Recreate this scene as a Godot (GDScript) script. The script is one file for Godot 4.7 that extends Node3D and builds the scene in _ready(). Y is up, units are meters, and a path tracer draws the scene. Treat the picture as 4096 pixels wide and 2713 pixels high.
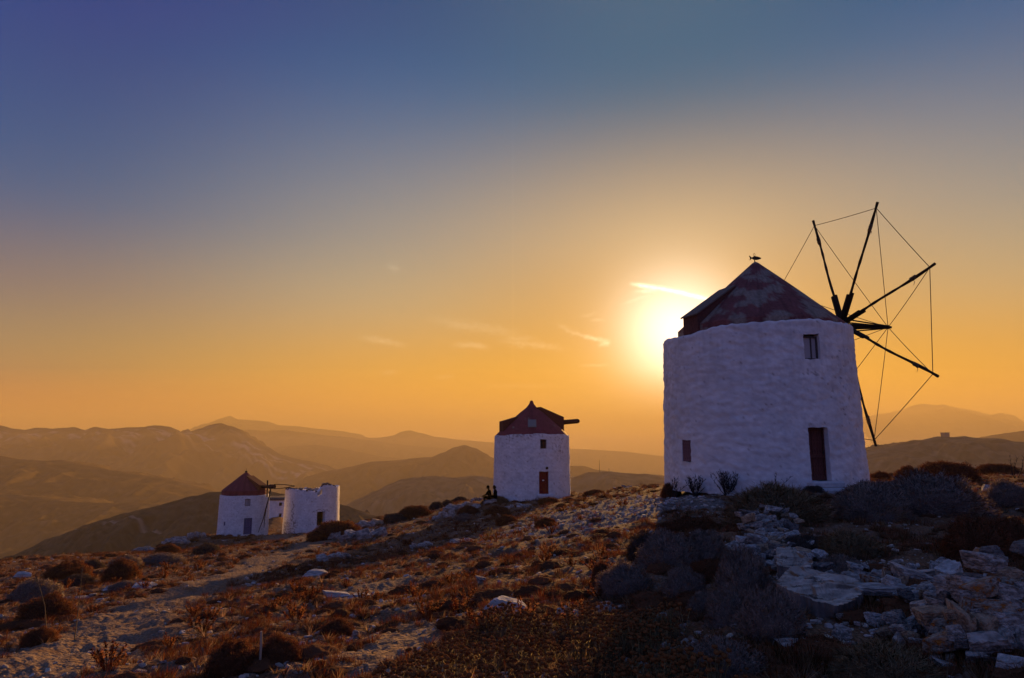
extends Node3D

const EYE := 1.6
const SUN_AZ := 13.9
const SUN_EL := 9.1
const MILL := Vector3(9.2, 0.0, -25.6)
const MID := Vector3(1.6, -2.75, -56.0)
const LEFT := Vector3(-30.6, -8.5, -80.0)
const RUIN := Vector3(-24.0, -9.0, -84.0)

var rng := RandomNumberGenerator.new()
var nz := FastNoiseLite.new()
var nf := FastNoiseLite.new()
var taken := {}
var lat := PackedFloat32Array()
var ctrl := [Vector3(-27.44, -4.72, -38.00), Vector3(-28.85, -5.88, -48.00), Vector3(-31.32, -7.36, -60.00), Vector3(-33.28, -7.91, -72.00), Vector3(-32.76, -8.42, -79.00), Vector3(-27.33, -8.37, -79.00), Vector3(-26.36, -8.70, -82.00), Vector3(-20.32, -8.25, -84.00), Vector3(-19.90, -7.69, -70.00), Vector3(-14.94, -6.34, -75.00), Vector3(-9.80, -4.79, -68.00), Vector3(-4.73, -3.51, -62.00), Vector3(-1.48, -2.70, -55.00), Vector3(1.52, -2.58, -53.00), Vector3(4.56, -2.46, -54.00), Vector3(6.71, -1.74, -50.00), Vector3(7.64, -1.34, -48.00), Vector3(8.60, -0.75, -40.00), Vector3(5.49, -0.09, -24.50), Vector3(8.03, 0.02, -21.90), Vector3(12.51, 0.05, -24.50), Vector3(17.07, -0.04, -30.00), Vector3(23.43, -0.04, -36.00), Vector3(27.97, -0.06, -38.00), Vector3(-5.78, -1.00, -8.20), Vector3(-2.29, -0.49, -6.60), Vector3(-0.00, -0.21, -5.70), Vector3(1.69, 0.01, -5.00), Vector3(3.24, 0.14, -4.60), Vector3(-10.69, -2.07, -15.00), Vector3(-19.41, -3.60, -27.00), Vector3(-5.79, -1.50, -14.00), Vector3(-8.85, -3.30, -30.00), Vector3(-3.71, -2.82, -33.00), Vector3(-0.00, -0.93, -15.50), Vector3(-0.01, -2.36, -38.00), Vector3(3.60, -1.21, -27.00), Vector3(1.52, -0.28, -11.50), Vector3(-0.00, -0.51, -9.50), Vector3(-1.97, -0.95, -11.50), Vector3(-20.92, -5.69, -50.00), Vector3(-16.14, -3.74, -30.00), Vector3(3.31, -2.14, -46.00), Vector3(4.61, 0.00, -14.50), Vector3(8.18, 0.00, -14.50), Vector3(10.55, -0.08, -14.50), Vector3(4.23, 0.09, -7.60), Vector3(2.45, 0.05, -7.80), Vector3(-6.16, -1.34, -11.00), Vector3(-35.69, -9.37, -106.00), Vector3(0.00, 0.00, 0.00), Vector3(-4.00, -0.35, 0.00), Vector3(5.00, 0.05, 0.00), Vector3(0.00, 0.00, 6.00), Vector3(-8.00, -0.70, 4.00), Vector3(8.00, 0.10, 5.00), Vector3(14.00, 0.20, -22.00), Vector3(18.00, 0.30, -12.00), Vector3(30.00, 0.20, -30.00), Vector3(30.00, 0.30, -10.00), Vector3(9.50, 0.10, -30.00), Vector3(14.00, 0.10, -34.00), Vector3(-25.00, -2.50, -10.00), Vector3(-25.00, -2.20, 0.00), Vector3(-40.00, -5.00, -10.00)]
var tw := PackedFloat64Array()
var crest_az := [-42.1, -35.8, -31.0, -27.6, -24.8, -22.5, -19.6, -19.1, -18.0, -17.6, -13.6, -11.3, -8.2, -4.4, -1.5, 4.8, 9.0, 12.1, 17.8, 27.1, 33.1, 36.4, 43.4]
var crest_d := [40.4, 46.9, 56.0, 67.7, 79.3, 88.8, 90.2, 118.5, 117.8, 92.3, 88.5, 79.5, 71.7, 65.2, 60.0, 60.2, 50.6, 44.0, 39.9, 40.4, 45.3, 52.2, 57.8]
var path_line := [Vector2(-5.44, -8.13), Vector2(-5.98, -9.86), Vector2(-6.93, -12.87), Vector2(-8.10, -17.06), Vector2(-9.64, -23.90), Vector2(-11.26, -32.72), Vector2(-11.23, -37.93), Vector2(-11.51, -41.85), Vector2(-15.93, -52.61), Vector2(-26.16, -78.39)]
var M := {}


# ---------------------------------------------------------------- geometry helpers
class Geo:
	var v := PackedVector3Array()
	var n := PackedVector3Array()
	var c := PackedColorArray()
	var ix := PackedInt32Array()
	var tint := Color(1, 1, 1)

	func poly(p: Array, inside: Vector3, toward := false) -> void:
		var m := Vector3.ZERO
		for q in p:
			m += q
		m /= p.size()
		var nn: Vector3 = (p[2] - p[0]).cross(p[1] - p[0]).normalized()
		var turn := nn.dot(m - inside) < 0.0
		if toward:
			turn = not turn
		if turn:
			nn = -nn
		var at := v.size()
		for q in p:
			v.append(q)
			n.append(nn)
			c.append(tint)
		for k in range(1, p.size() - 1):
			ix.append(at)
			ix.append(at + (k + 1 if turn else k))
			ix.append(at + (k if turn else k + 1))

	# a smooth sheet of nu x nv points; hole(i, j) leaves a quad out
	func grid(p: PackedVector3Array, nu: int, nv: int, wrap: bool, inside: Vector3, cols = null, holes = null) -> void:
		var at := v.size()
		var nn := PackedVector3Array()
		nn.resize(nu * nv)
		var tri := PackedInt32Array()
		for j in nv - 1:
			for i in (nu if wrap else nu - 1):
				if holes != null and holes.has(j * nu + i):
					continue
				var a := j * nu + i
				var b := j * nu + (i + 1) % nu
				var d := a + nu
				var e := b + nu
				var n1: Vector3 = (p[d] - p[a]).cross(p[b] - p[a])
				var n2: Vector3 = (p[d] - p[b]).cross(p[e] - p[b])
				nn[a] += n1
				nn[b] += n1 + n2
				nn[d] += n1 + n2
				nn[e] += n2
				tri.append_array([a, b, d, b, e, d])
		var vote := 0.0
		for k in range(0, p.size(), 7):
			vote += signf(nn[k].dot(p[k] - inside))
		var turn := vote < 0.0
		for k in p.size():
			v.append(p[k])
			n.append((-nn[k] if turn else nn[k]).normalized())
			c.append(cols[k] if cols != null else tint)
		for k in range(0, tri.size(), 3):
			ix.append(at + tri[k])
			ix.append(at + (tri[k + 2] if turn else tri[k + 1]))
			ix.append(at + (tri[k + 1] if turn else tri[k + 2]))

	func blade(a: Vector3, b: Vector3, w: float, side: Vector3, col: Color, nn: Vector3) -> void:
		var at := v.size()
		v.append(a - side * w)
		v.append(a + side * w)
		v.append(b)
		for k in 3:
			n.append(nn)
			c.append(col)
		var f := (b - v[at]).cross(v[at + 1] - v[at])
		if f.dot(nn) >= 0.0:
			ix.append_array([at, at + 1, at + 2])
		else:
			ix.append_array([at, at + 2, at + 1])

	func box(t: Transform3D, s: Vector3, b := 0.01) -> void:
		var h := s * 0.5
		b = minf(b, minf(h.x, minf(h.y, h.z)) * 0.6)
		var o := t.origin
		for ax in 3:
			for sg in [-1.0, 1.0]:
				var u := (ax + 1) % 3
				var w := (ax + 2) % 3
				var q := []
				for k in [[-1, -1], [1, -1], [1, 1], [-1, 1]]:
					var p := Vector3.ZERO
					p[ax] = sg * h[ax]
					p[u] = k[0] * (h[u] - b)
					p[w] = k[1] * (h[w] - b)
					q.append(t * p)
				poly(q, o)
				for s2 in [-1.0, 1.0]:
					var e := []
					for k in [[-1, 0], [1, 0], [1, 1], [-1, 1]]:
						var p := Vector3.ZERO
						p[w] = k[0] * (h[w] - b)
						p[ax] = sg * (h[ax] if k[1] == 0 else h[ax] - b)
						p[u] = s2 * (h[u] - b if k[1] == 0 else h[u])
						e.append(t * p)
					poly(e, o)
		for sx in [-1.0, 1.0]:
			for sy in [-1.0, 1.0]:
				for sz in [-1.0, 1.0]:
					poly([t * Vector3(sx * h.x, sy * (h.y - b), sz * (h.z - b)), t * Vector3(sx * (h.x - b), sy * h.y, sz * (h.z - b)), t * Vector3(sx * (h.x - b), sy * (h.y - b), sz * h.z)], o)

	func tube(pts: Array, rad: Array, sides := 8) -> void:
		var p := PackedVector3Array()
		var axis: Vector3 = (pts[-1] - pts[0]).normalized()
		var up := Vector3.UP if absf(axis.y) < 0.9 else Vector3.RIGHT
		for j in pts.size():
			var d: Vector3 = (pts[mini(j + 1, pts.size() - 1)] - pts[maxi(j - 1, 0)]).normalized()
			var s := d.cross(up).normalized()
			var w := s.cross(d).normalized()
			for i in sides:
				var a := TAU * i / sides
				p.append(pts[j] + (s * cos(a) + w * sin(a)) * rad[j])
		var mid: Vector3 = (pts[0] + pts[-1]) * 0.5
		grid(p, sides, pts.size(), true, mid)
		var c0 := []
		var c1 := []
		for i in sides:
			c0.append(p[i])
			c1.append(p[(pts.size() - 1) * sides + i])
		poly(c0, mid)
		poly(c1, mid)

	# a flat outline (x, y) extruded by z
	func prism(o: PackedVector2Array, t: Transform3D, depth: float) -> void:
		var ctr := Vector2.ZERO
		for q in o:
			ctr += q
		ctr /= o.size()
		var tr := Geometry2D.triangulate_polygon(o)
		for sg in [-1.0, 1.0]:
			var inside := t * Vector3(ctr.x, ctr.y, 0)
			for k in range(0, tr.size(), 3):
				var f := []
				for m in 3:
					f.append(t * Vector3(o[tr[k + m]].x, o[tr[k + m]].y, sg * depth * 0.5))
				var m2: Vector3 = (f[0] + f[1] + f[2]) / 3.0
				poly(f, m2 - t.basis.z * sg)
		var ccw := not Geometry2D.is_polygon_clockwise(o)
		for k in o.size():
			var a := o[k]
			var b := o[(k + 1) % o.size()]
			var e := b - a
			var out := Vector2(e.y, -e.x) * (1.0 if ccw else -1.0)
			var m3 := (a + b) * 0.5 - out
			poly([t * Vector3(a.x, a.y, -depth * 0.5), t * Vector3(b.x, b.y, -depth * 0.5), t * Vector3(b.x, b.y, depth * 0.5), t * Vector3(a.x, a.y, depth * 0.5)], t * Vector3(m3.x, m3.y, 0))

	func mesh() -> ArrayMesh:
		var a := []
		a.resize(Mesh.ARRAY_MAX)
		a[Mesh.ARRAY_VERTEX] = v
		a[Mesh.ARRAY_NORMAL] = n
		a[Mesh.ARRAY_COLOR] = c
		a[Mesh.ARRAY_INDEX] = ix
		var m := ArrayMesh.new()
		m.add_surface_from_arrays(Mesh.PRIMITIVE_TRIANGLES, a)
		return m


func numbered(called: String) -> String:
	var k: int = taken.get(called, 0)
	taken[called] = k + 1
	return called if k == 0 else "%s_%03d" % [called, k]


func tag(o: Node3D, label: String, category: String, group := "", kind := "") -> Node3D:
	if label != "":
		o.set_meta("label", label)
	if category != "":
		o.set_meta("category", category)
	if group != "":
		o.set_meta("group", group)
	if kind != "":
		o.set_meta("kind", kind)
	return o


func thing(called: String, at: Vector3, label: String, category: String, group := "") -> Node3D:
	var o := Node3D.new()
	o.name = numbered(called)
	add_child(o, true)
	o.position = at
	tag(o, label, category, group)
	return o


func part(called: String, m: Mesh, mat: Material, parent: Node = self) -> MeshInstance3D:
	var o := MeshInstance3D.new()
	o.name = numbered(called) if parent == self else called
	o.mesh = m
	o.material_override = mat
	parent.add_child(o, true)
	return o


func structure(called: String, m: Mesh, mat: Material) -> MeshInstance3D:
	var o := part(called, m, mat)
	o.set_meta("kind", "structure")
	return o


func scatter(called: String, label: String, m: Mesh, mat: Material, xf: Array, cols: Array, parent: Node = self) -> void:
	var mm := MultiMesh.new()
	mm.transform_format = MultiMesh.TRANSFORM_3D
	mm.use_colors = true
	mm.mesh = m
	mm.instance_count = xf.size()
	for k in xf.size():
		mm.set_instance_transform(k, xf[k])
		mm.set_instance_color(k, cols[k])
	var o := MultiMeshInstance3D.new()
	o.name = numbered(called) if parent == self else called
	o.multimesh = mm
	o.material_override = mat
	parent.add_child(o, true)
	o.set_meta("kind", "stuff")
	if parent == self:
		o.set_meta("label", label)


func lin(r: float, g: float, b: float) -> Color:
	return Color(r, g, b).linear_to_srgb()


func rnd(a: float, b: float) -> float:
	return rng.randf_range(a, b)


func noise_tex(freq: float, lo: Color, hi: Color, size := 512, oct := 5, kind := FastNoiseLite.TYPE_SIMPLEX_SMOOTH, mid = null, sd := 3) -> NoiseTexture2D:
	var f := FastNoiseLite.new()
	f.noise_type = kind
	f.frequency = freq
	f.fractal_octaves = oct
	f.seed = sd
	var t := NoiseTexture2D.new()
	t.width = size
	t.height = size
	t.seamless = true
	t.noise = f
	var g := Gradient.new()
	g.set_color(0, lo)
	g.set_color(1, hi)
	if mid != null:
		g.add_point(0.5, mid)
	t.color_ramp = g
	return t


func surf(col: Color, rough := 0.9, vcol := false) -> StandardMaterial3D:
	var m := StandardMaterial3D.new()
	m.albedo_color = col
	m.roughness = rough
	m.metallic_specular = 0.3
	m.vertex_color_use_as_albedo = vcol
	return m


func tri(m: StandardMaterial3D, scale: float, albedo: Texture2D, bump: Texture2D = null, cm := 1.0, world := false) -> StandardMaterial3D:
	m.uv1_triplanar = true
	m.uv1_world_triplanar = world
	m.uv1_scale = Vector3.ONE * scale
	m.albedo_texture = albedo
	if bump:
		m.heightmap_enabled = true
		m.heightmap_texture = bump
		m.heightmap_scale = cm
	return m


# ---------------------------------------------------------------- terrain
func solve_ground() -> void:
	var n := ctrl.size()
	var w := n + 3
	var a := []
	for i in n:
		var row := PackedFloat64Array()
		row.resize(w + 1)
		for j in n:
			var dx: float = ctrl[i].x - ctrl[j].x
			var dz: float = ctrl[i].z - ctrl[j].z
			var r2 := dx * dx + dz * dz
			row[j] = 0.5 * r2 * log(r2) if r2 > 1e-12 else 0.0
		row[i] += 3.0
		row[n] = 1.0
		row[n + 1] = ctrl[i].x
		row[n + 2] = ctrl[i].z
		row[w] = ctrl[i].y
		a.append(row)
	for k in 3:
		var row := PackedFloat64Array()
		row.resize(w + 1)
		for j in n:
			row[j] = 1.0 if k == 0 else (ctrl[j].x if k == 1 else ctrl[j].z)
		a.append(row)
	for k in w:
		var best := k
		for i in range(k + 1, w):
			if absf(a[i][k]) > absf(a[best][k]):
				best = i
		var sw = a[k]
		a[k] = a[best]
		a[best] = sw
		var pk: PackedFloat64Array = a[k]
		for i in range(k + 1, w):
			var q: PackedFloat64Array = a[i]
			var f := q[k] / pk[k]
			if f != 0.0:
				for j in range(k, w + 1):
					q[j] -= f * pk[j]
				a[i] = q
	tw.resize(w)
	for k in range(w - 1, -1, -1):
		var s: float = a[k][w]
		for j in range(k + 1, w):
			s -= a[k][j] * tw[j]
		tw[k] = s / a[k][k]


func spline(x: float, z: float) -> float:
	var n := ctrl.size()
	var s := tw[n] + tw[n + 1] * x + tw[n + 2] * z
	for i in n:
		var p: Vector3 = ctrl[i]
		var dx := x - p.x
		var dz := z - p.z
		var r2 := dx * dx + dz * dz
		if r2 > 1e-9:
			s += tw[i] * 0.5 * r2 * log(r2)
	return s


func crest(a: float) -> float:
	if a <= crest_az[0]:
		return crest_d[0]
	for k in range(1, crest_az.size()):
		if a <= crest_az[k]:
			return lerpf(crest_d[k - 1], crest_d[k], (a - crest_az[k - 1]) / (crest_az[k] - crest_az[k - 1]))
	return crest_d[-1]


# the hill top as far as its crest, then the slope into the valley and down to the sea
func hill_top(x: float, z: float) -> float:
	var d := sqrt(x * x + z * z)
	var e := crest(rad_to_deg(atan2(x, -z)))
	if d <= e:
		return spline(x, z)
	var k := e / d
	var o := d - e
	var y := spline(x * k, z * k) - 0.5 * o * o / (o + 18.0)
	var low := valley(d)
	if y < low + 20.0:
		var t := clampf((low + 20.0 - y) / 40.0, 0.0, 1.0)
		y = maxf(y, low) if t >= 1.0 else lerpf(y, maxf(y, low), t)
	return y


func valley(d: float) -> float:
	if d < 300.0:
		return -95.0
	if d < 1500.0:
		return lerpf(-95.0, -185.0, (d - 300.0) / 1200.0)
	return maxf(-420.0, lerpf(-185.0, -360.0, (d - 1500.0) / 4500.0))


const LX := -64
const LZ := -124
const LW := 130
const LH := 146


func base_y(x: float, z: float) -> float:
	var fx := x - LX
	var fz := z - LZ
	if fx < 0.0 or fz < 0.0 or fx >= LW - 1 or fz >= LH - 1:
		return hill_top(x, z)
	var i := int(fx)
	var j := int(fz)
	fx -= i
	fz -= j
	var a := j * LW + i
	return lerpf(lerpf(lat[a], lat[a + 1], fx), lerpf(lat[a + LW], lat[a + LW + 1], fx), fz)


func path_at(x: float, z: float) -> float:
	var best := 1e9
	var p := Vector2(x, z)
	for k in path_line.size() - 1:
		var a: Vector2 = path_line[k]
		var b: Vector2 = path_line[k + 1]
		var t := clampf((p - a).dot(b - a) / (b - a).length_squared(), 0.0, 1.0)
		best = minf(best, p.distance_squared_to(a + (b - a) * t))
	return sqrt(best)


func bare(x: float, z: float) -> float:   # how bare and trodden the ground is
	var w := 1.0 + 0.35 * nz.get_noise_2d(x * 0.5, z * 0.5) + maxf(0.0, -z - 20.0) * 0.012
	var b := smoothstep(w + 0.6, w * 0.5, path_at(x, z))
	b = maxf(b, smoothstep(0.75, 0.35, Vector2(x + 1.25, (z + 8.0) * 0.36).length() + 0.25 * nz.get_noise_2d(x * 1.5, z * 1.5)))
	b = maxf(b, smoothstep(1.3, 0.6, Vector2(x + 2.75, (z + 13.8) * 0.6).length() + 0.4 * nz.get_noise_2d(x, z)))
	return b


func stony(x: float, z: float) -> float:
	var e := Vector2((x - 3.4) / 4.6, (z + 27.0) / 9.5).length() + 0.3 * nz.get_noise_2d(x * 0.4, z * 0.4)
	return smoothstep(1.15, 0.7, e)


func ground_y(x: float, z: float) -> float:
	var d2 := x * x + z * z
	var y := base_y(x, z)
	if d2 > 16000.0:
		return y
	return y + 0.09 * nz.get_noise_2d(x * 0.35, z * 0.35) + 0.045 * nz.get_noise_2d(x * 1.1 + 40.0, z * 1.1) + 0.018 * nz.get_noise_2d(x * 3.7, z * 3.7 + 9.0)


func ground_point(x: float, z: float) -> Vector3:
	return Vector3(x, ground_y(x, z), z)


# ---------------------------------------------------------------- sky
func sky_row(tab: Array, a: float) -> Vector3:
	var at := [0.0, 25.0, 50.0, 110.0, 180.0]
	var k := 0
	while k < 3 and a > at[k + 1]:
		k += 1
	var h: float = at[k + 1] - at[k]
	var t: float = (a - at[k]) / h
	var d1 := Vector3.ZERO
	var d2 := Vector3.ZERO
	if k > 0:
		d1 = (tab[k + 1] - tab[k - 1]) / (at[k + 1] - at[k - 1]) * h
	if k < 3:
		d2 = (tab[k + 2] - tab[k]) / (at[k + 2] - at[k]) * h
	var t2 := t * t
	var t3 := t2 * t
	return tab[k] * (2 * t3 - 3 * t2 + 1) + d1 * (t3 - 2 * t2 + t) + tab[k + 1] * (-2 * t3 + 3 * t2) + d2 * (t3 - t2)


func sky_color(az: float, el: float, tab: Array, els: Array) -> Vector3:
	var da := absf(wrapf(az - SUN_AZ, -180.0, 180.0))
	var k := 0
	while k < els.size() - 2 and el > els[k + 1]:
		k += 1
	var t: float = clampf((el - els[k]) / (els[k + 1] - els[k]), 0.0, 1.0)
	var c0 := sky_row(tab[maxi(k - 1, 0)], da)
	var c1 := sky_row(tab[k], da)
	var c2 := sky_row(tab[k + 1], da)
	var c3 := sky_row(tab[mini(k + 2, els.size() - 1)], da)
	var m1 := (c2 - c0) * 0.5
	var m2 := (c3 - c1) * 0.5
	if k > 0:
		m1 = (c2 - c0) / (els[k + 1] - els[k - 1]) * (els[k + 1] - els[k])
	if k + 2 < els.size():
		m2 = (c3 - c1) / (els[k + 2] - els[k]) * (els[k + 1] - els[k])
	var t2 := t * t
	var t3 := t2 * t
	var c := c1 * (2 * t3 - 3 * t2 + 1) + m1 * (t3 - 2 * t2 + t) + c2 * (-2 * t3 + 3 * t2) + m2 * (t3 - t2)
	c = Vector3(maxf(c.x, 0.004), maxf(c.y, 0.004), maxf(c.z, 0.004))
	var g := rad_to_deg(acos(clampf(sin(deg_to_rad(el)) * sin(deg_to_rad(SUN_EL)) + cos(deg_to_rad(el)) * cos(deg_to_rad(SUN_EL)) * cos(deg_to_rad(da)), -1.0, 1.0)))
	c += Vector3(1.0, 0.92, 0.82) * (1.25 * exp(-pow(g / 4.0, 2.0))) + Vector3(0.5, 0.41, 0.27) * (0.5 * exp(-pow(g / 8.0, 2.0))) + Vector3(0.30, 0.17, 0.03) * (0.42 * exp(-g / 7.0))
	return c


func make_sky() -> Sky:
	var els := [-2.0, 0.0, 6.0, 12.0, 18.0, 28.0, 36.0, 50.0, 90.0]
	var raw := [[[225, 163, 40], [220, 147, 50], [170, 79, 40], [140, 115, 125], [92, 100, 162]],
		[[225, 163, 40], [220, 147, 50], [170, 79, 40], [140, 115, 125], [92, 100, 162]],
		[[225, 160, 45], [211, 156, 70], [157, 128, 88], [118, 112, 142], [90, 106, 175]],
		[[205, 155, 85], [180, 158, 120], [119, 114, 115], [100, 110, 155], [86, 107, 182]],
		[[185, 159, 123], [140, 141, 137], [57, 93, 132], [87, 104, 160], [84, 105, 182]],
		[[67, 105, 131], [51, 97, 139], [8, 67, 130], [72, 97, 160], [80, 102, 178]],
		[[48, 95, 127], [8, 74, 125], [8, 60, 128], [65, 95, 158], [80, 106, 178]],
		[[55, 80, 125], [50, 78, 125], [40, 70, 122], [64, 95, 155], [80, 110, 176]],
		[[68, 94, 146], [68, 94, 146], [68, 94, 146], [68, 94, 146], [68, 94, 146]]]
	var tab := []
	for row in raw:
		var r := []
		for q in row:
			var c := Color8(q[0], q[1], q[2]).srgb_to_linear()
			r.append(Vector3(c.r, c.g, c.b))
		tab.append(r)
	var w := 720
	var h := 360
	var data := PackedFloat32Array()
	data.resize(w * h * 3)
	for j in h:
		var el := 90.0 - (j + 0.5) * 180.0 / h
		for i in w:
			var az := (i + 0.5) * 360.0 / w
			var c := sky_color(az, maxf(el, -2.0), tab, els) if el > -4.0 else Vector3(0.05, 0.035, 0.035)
			var k := (j * w + i) * 3
			data[k] = c.x
			data[k + 1] = c.y
			data[k + 2] = c.z
	var im := Image.create_from_data(w, h, false, Image.FORMAT_RGBF, data.to_byte_array())
	var W := 4096
	var H := 2048
	im.resize(W, H, Image.INTERPOLATE_CUBIC)
	clouds(im, W, H)
	var sky := Sky.new()
	var pm := PanoramaSkyMaterial.new()
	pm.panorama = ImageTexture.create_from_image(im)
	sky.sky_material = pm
	return sky


# thin evening clouds and one bright vapour trail: strokes of [azimuth, elevation] pairs, width in degrees, strength
func clouds(im: Image, W: int, H: int) -> void:
	var strokes := [[[Vector2(9.77, 13.31), Vector2(11.03, 13.07), Vector2(12.60, 12.75), Vector2(14.15, 12.36), Vector2(16.41, 11.65), Vector2(17.89, 11.18)], 0.20, 1.500, 0.05, 0.22], [[Vector2(9.91, 12.60), Vector2(11.18, 12.61), Vector2(11.81, 12.60), Vector2(12.60, 12.63)], 0.20, 0.550, 0.08, 0.40], [[Vector2(8.92, 11.43), Vector2(10.21, 11.85), Vector2(11.01, 12.11), Vector2(12.20, 12.34)], 0.16, 0.190, 0.10, 0.40], [[Vector2(5.52, 10.64), Vector2(6.58, 10.74), Vector2(7.39, 11.00)], 0.15, 0.095, 0.10, 0.40], [[Vector2(6.41, 10.32), Vector2(7.45, 10.36), Vector2(8.09, 10.27)], 0.14, 0.152, 0.10, 0.40], [[Vector2(5.58, 9.08), Vector2(6.54, 8.91), Vector2(7.97, 8.52), Vector2(8.45, 8.39)], 0.22, 0.304, 0.15, 0.40], [[Vector2(7.09, 8.18), Vector2(7.81, 8.32), Vector2(8.45, 8.47)], 0.22, 0.342, 0.12, 0.40], [[Vector2(5.30, 6.57), Vector2(7.22, 6.57), Vector2(8.49, 6.60)], 0.12, 0.171, 0.08, 0.40], [[Vector2(3.49, 10.32), Vector2(4.92, 9.39), Vector2(7.04, 8.79), Vector2(8.44, 8.55)], 0.22, 0.171, 0.20, 0.35], [[Vector2(-1.82, 8.78), Vector2(0.61, 8.43), Vector2(2.76, 8.28), Vector2(5.04, 7.86)], 0.35, 0.133, 0.30, 0.35], [[Vector2(-7.84, 10.60), Vector2(-4.41, 9.96), Vector2(-1.54, 9.59), Vector2(1.91, 8.99)], 0.50, 0.085, 0.40, 0.35], [[Vector2(-13.21, 8.83), Vector2(-11.01, 8.55), Vector2(-8.35, 8.09)], 0.30, 0.114, 0.20, 0.40], [[Vector2(-5.53, 8.25), Vector2(-3.25, 8.34), Vector2(-1.53, 7.97)], 0.30, 0.142, 0.20, 0.40], [[Vector2(-10.92, 14.81), Vector2(-9.92, 14.53), Vector2(-9.49, 14.45)], 0.35, 0.095, 0.25, 0.40], [[Vector2(-11.07, 5.83), Vector2(-9.41, 6.01)], 0.20, 0.085, 0.10, 0.40], [[Vector2(-6.61, 5.53), Vector2(-4.64, 5.72)], 0.20, 0.076, 0.10, 0.40], [[Vector2(-3.64, 4.88), Vector2(4.86, 4.90)], 0.20, 0.057, 0.10, 0.40], [[Vector2(-0.82, 8.99), Vector2(0.62, 8.85), Vector2(2.48, 8.99)], 0.20, 0.095, 0.15, 0.40]]
	var warp := FastNoiseLite.new()
	warp.seed = 21
	warp.frequency = 1.0
	warp.fractal_octaves = 3
	for s in strokes:
		var pts: Array = s[0]
		var wid: float = s[1]
		var amp: float = s[2]
		var soft: float = s[3]
		for k in pts.size() - 1:
			var a: Vector2 = pts[k]
			var b: Vector2 = pts[k + 1]
			var lo := Vector2(minf(a.x, b.x), minf(a.y, b.y)) - Vector2.ONE * wid * 3.0
			var hi := Vector2(maxf(a.x, b.x), maxf(a.y, b.y)) + Vector2.ONE * wid * 3.0
			for y in range(int((90.0 - hi.y) / 180.0 * H), int((90.0 - lo.y) / 180.0 * H) + 1):
				for x in range(floori(lo.x / 360.0 * W), ceili(hi.x / 360.0 * W) + 1):
					var p := Vector2((x + 0.5) * 360.0 / W, 90.0 - (y + 0.5) * 180.0 / H)
					var q := p + Vector2(warp.get_noise_2d(p.x * 1.2, p.y * 3.0), warp.get_noise_2d(p.x * 1.2 + 50.0, p.y * 3.0)) * soft
					var t := (q - a).dot(b - a) / (b - a).length_squared()
					if t < 0.0 and k > 0 or t >= 1.0 and k < pts.size() - 2:
						continue
					var tc := clampf(t, 0.0, 1.0)
					var d := q.distance_to(a + (b - a) * tc)
					var along := (k + tc) / (pts.size() - 1)
					var ends: float = smoothstep(0.0, s[4], along) * smoothstep(1.0, 1.0 - s[4], along)
					var f := amp * ends * exp(-pow(d / wid, 2.0) * 2.0) * (0.75 + 0.5 * warp.get_noise_2d(p.x * 3.0, p.y * 8.0))
					if f > 0.002:
						var c := im.get_pixel(posmod(x, W), y)
						im.set_pixel(posmod(x, W), y, Color(c.r + 1.0 * f, c.g + 0.84 * f, c.b + 0.58 * f))


# ---------------------------------------------------------------- ground, sea and hills
func make_ground() -> void:
	lat.resize(LW * LH)
	for j in LH:
		for i in LW:
			lat[j * LW + i] = hill_top(LX + i, LZ + j)
	var az := PackedFloat32Array()
	var a := -46.0
	while a <= 46.0:
		az.append(a)
		a += 0.17
	while a < 314.0:
		az.append(a)
		a += 3.0
	var rad := PackedFloat32Array()
	var r := 0.25
	while r < 118.0:
		rad.append(r)
		r *= 1.25 if r < 2.0 else 1.0125
	while r < 60000.0:
		rad.append(r)
		r *= 1.07
	var p := PackedVector3Array()
	var cols := PackedColorArray()
	var soil := Vector3(0.33, 0.20, 0.125)
	var pale := Vector3(0.40, 0.285, 0.205)
	var scrub := Vector3(0.25, 0.13, 0.075)
	var stone := Vector3(0.29, 0.255, 0.235)
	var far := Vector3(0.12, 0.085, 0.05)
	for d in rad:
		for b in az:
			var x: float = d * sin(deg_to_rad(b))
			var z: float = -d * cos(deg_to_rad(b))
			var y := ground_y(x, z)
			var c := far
			if d < 125.0:
				var m := 0.5 + 0.5 * nf.get_noise_2d(x * 0.8, z * 0.8)
				c = soil.lerp(scrub, smoothstep(0.35, 0.7, m))
				c = c.lerp(stone, stony(x, z) * smoothstep(0.3, 0.6, m + 0.2))
				var bb := bare(x, z) * smoothstep(-0.5, 0.3, nf.get_noise_2d(x * 2.0 + 7.0, z * 2.0) + 0.2)
				c = c.lerp(pale, bb)
				var e := nf.get_noise_2d(x * 4.0 + 31.0, z * 4.0)
				c *= 1.0 + 0.35 * e
				if d < 100.0 and e > 0.28:
					y += 0.02
					c = c.lerp(stone, 0.5)
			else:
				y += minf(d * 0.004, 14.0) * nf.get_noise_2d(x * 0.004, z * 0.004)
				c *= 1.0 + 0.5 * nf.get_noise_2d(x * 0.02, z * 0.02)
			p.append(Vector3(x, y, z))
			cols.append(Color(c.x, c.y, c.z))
	var g := Geo.new()
	g.grid(p, az.size(), rad.size(), true, Vector3(0, -1e6, 0), cols)
	structure("ground", g.mesh(), M.ground).set_meta("label", "bare stony hilltop with a trodden dirt path, sloping down to the left")
	var s := Geo.new()
	s.poly([Vector3(-70000, -345, -75000), Vector3(70000, -345, -75000), Vector3(70000, -345, -1500), Vector3(-70000, -345, -1500)], Vector3(0, -400, 0))
	structure("sea", s.mesh(), M.sea).set_meta("label", "hazy sea far below, out to the horizon")


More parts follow.
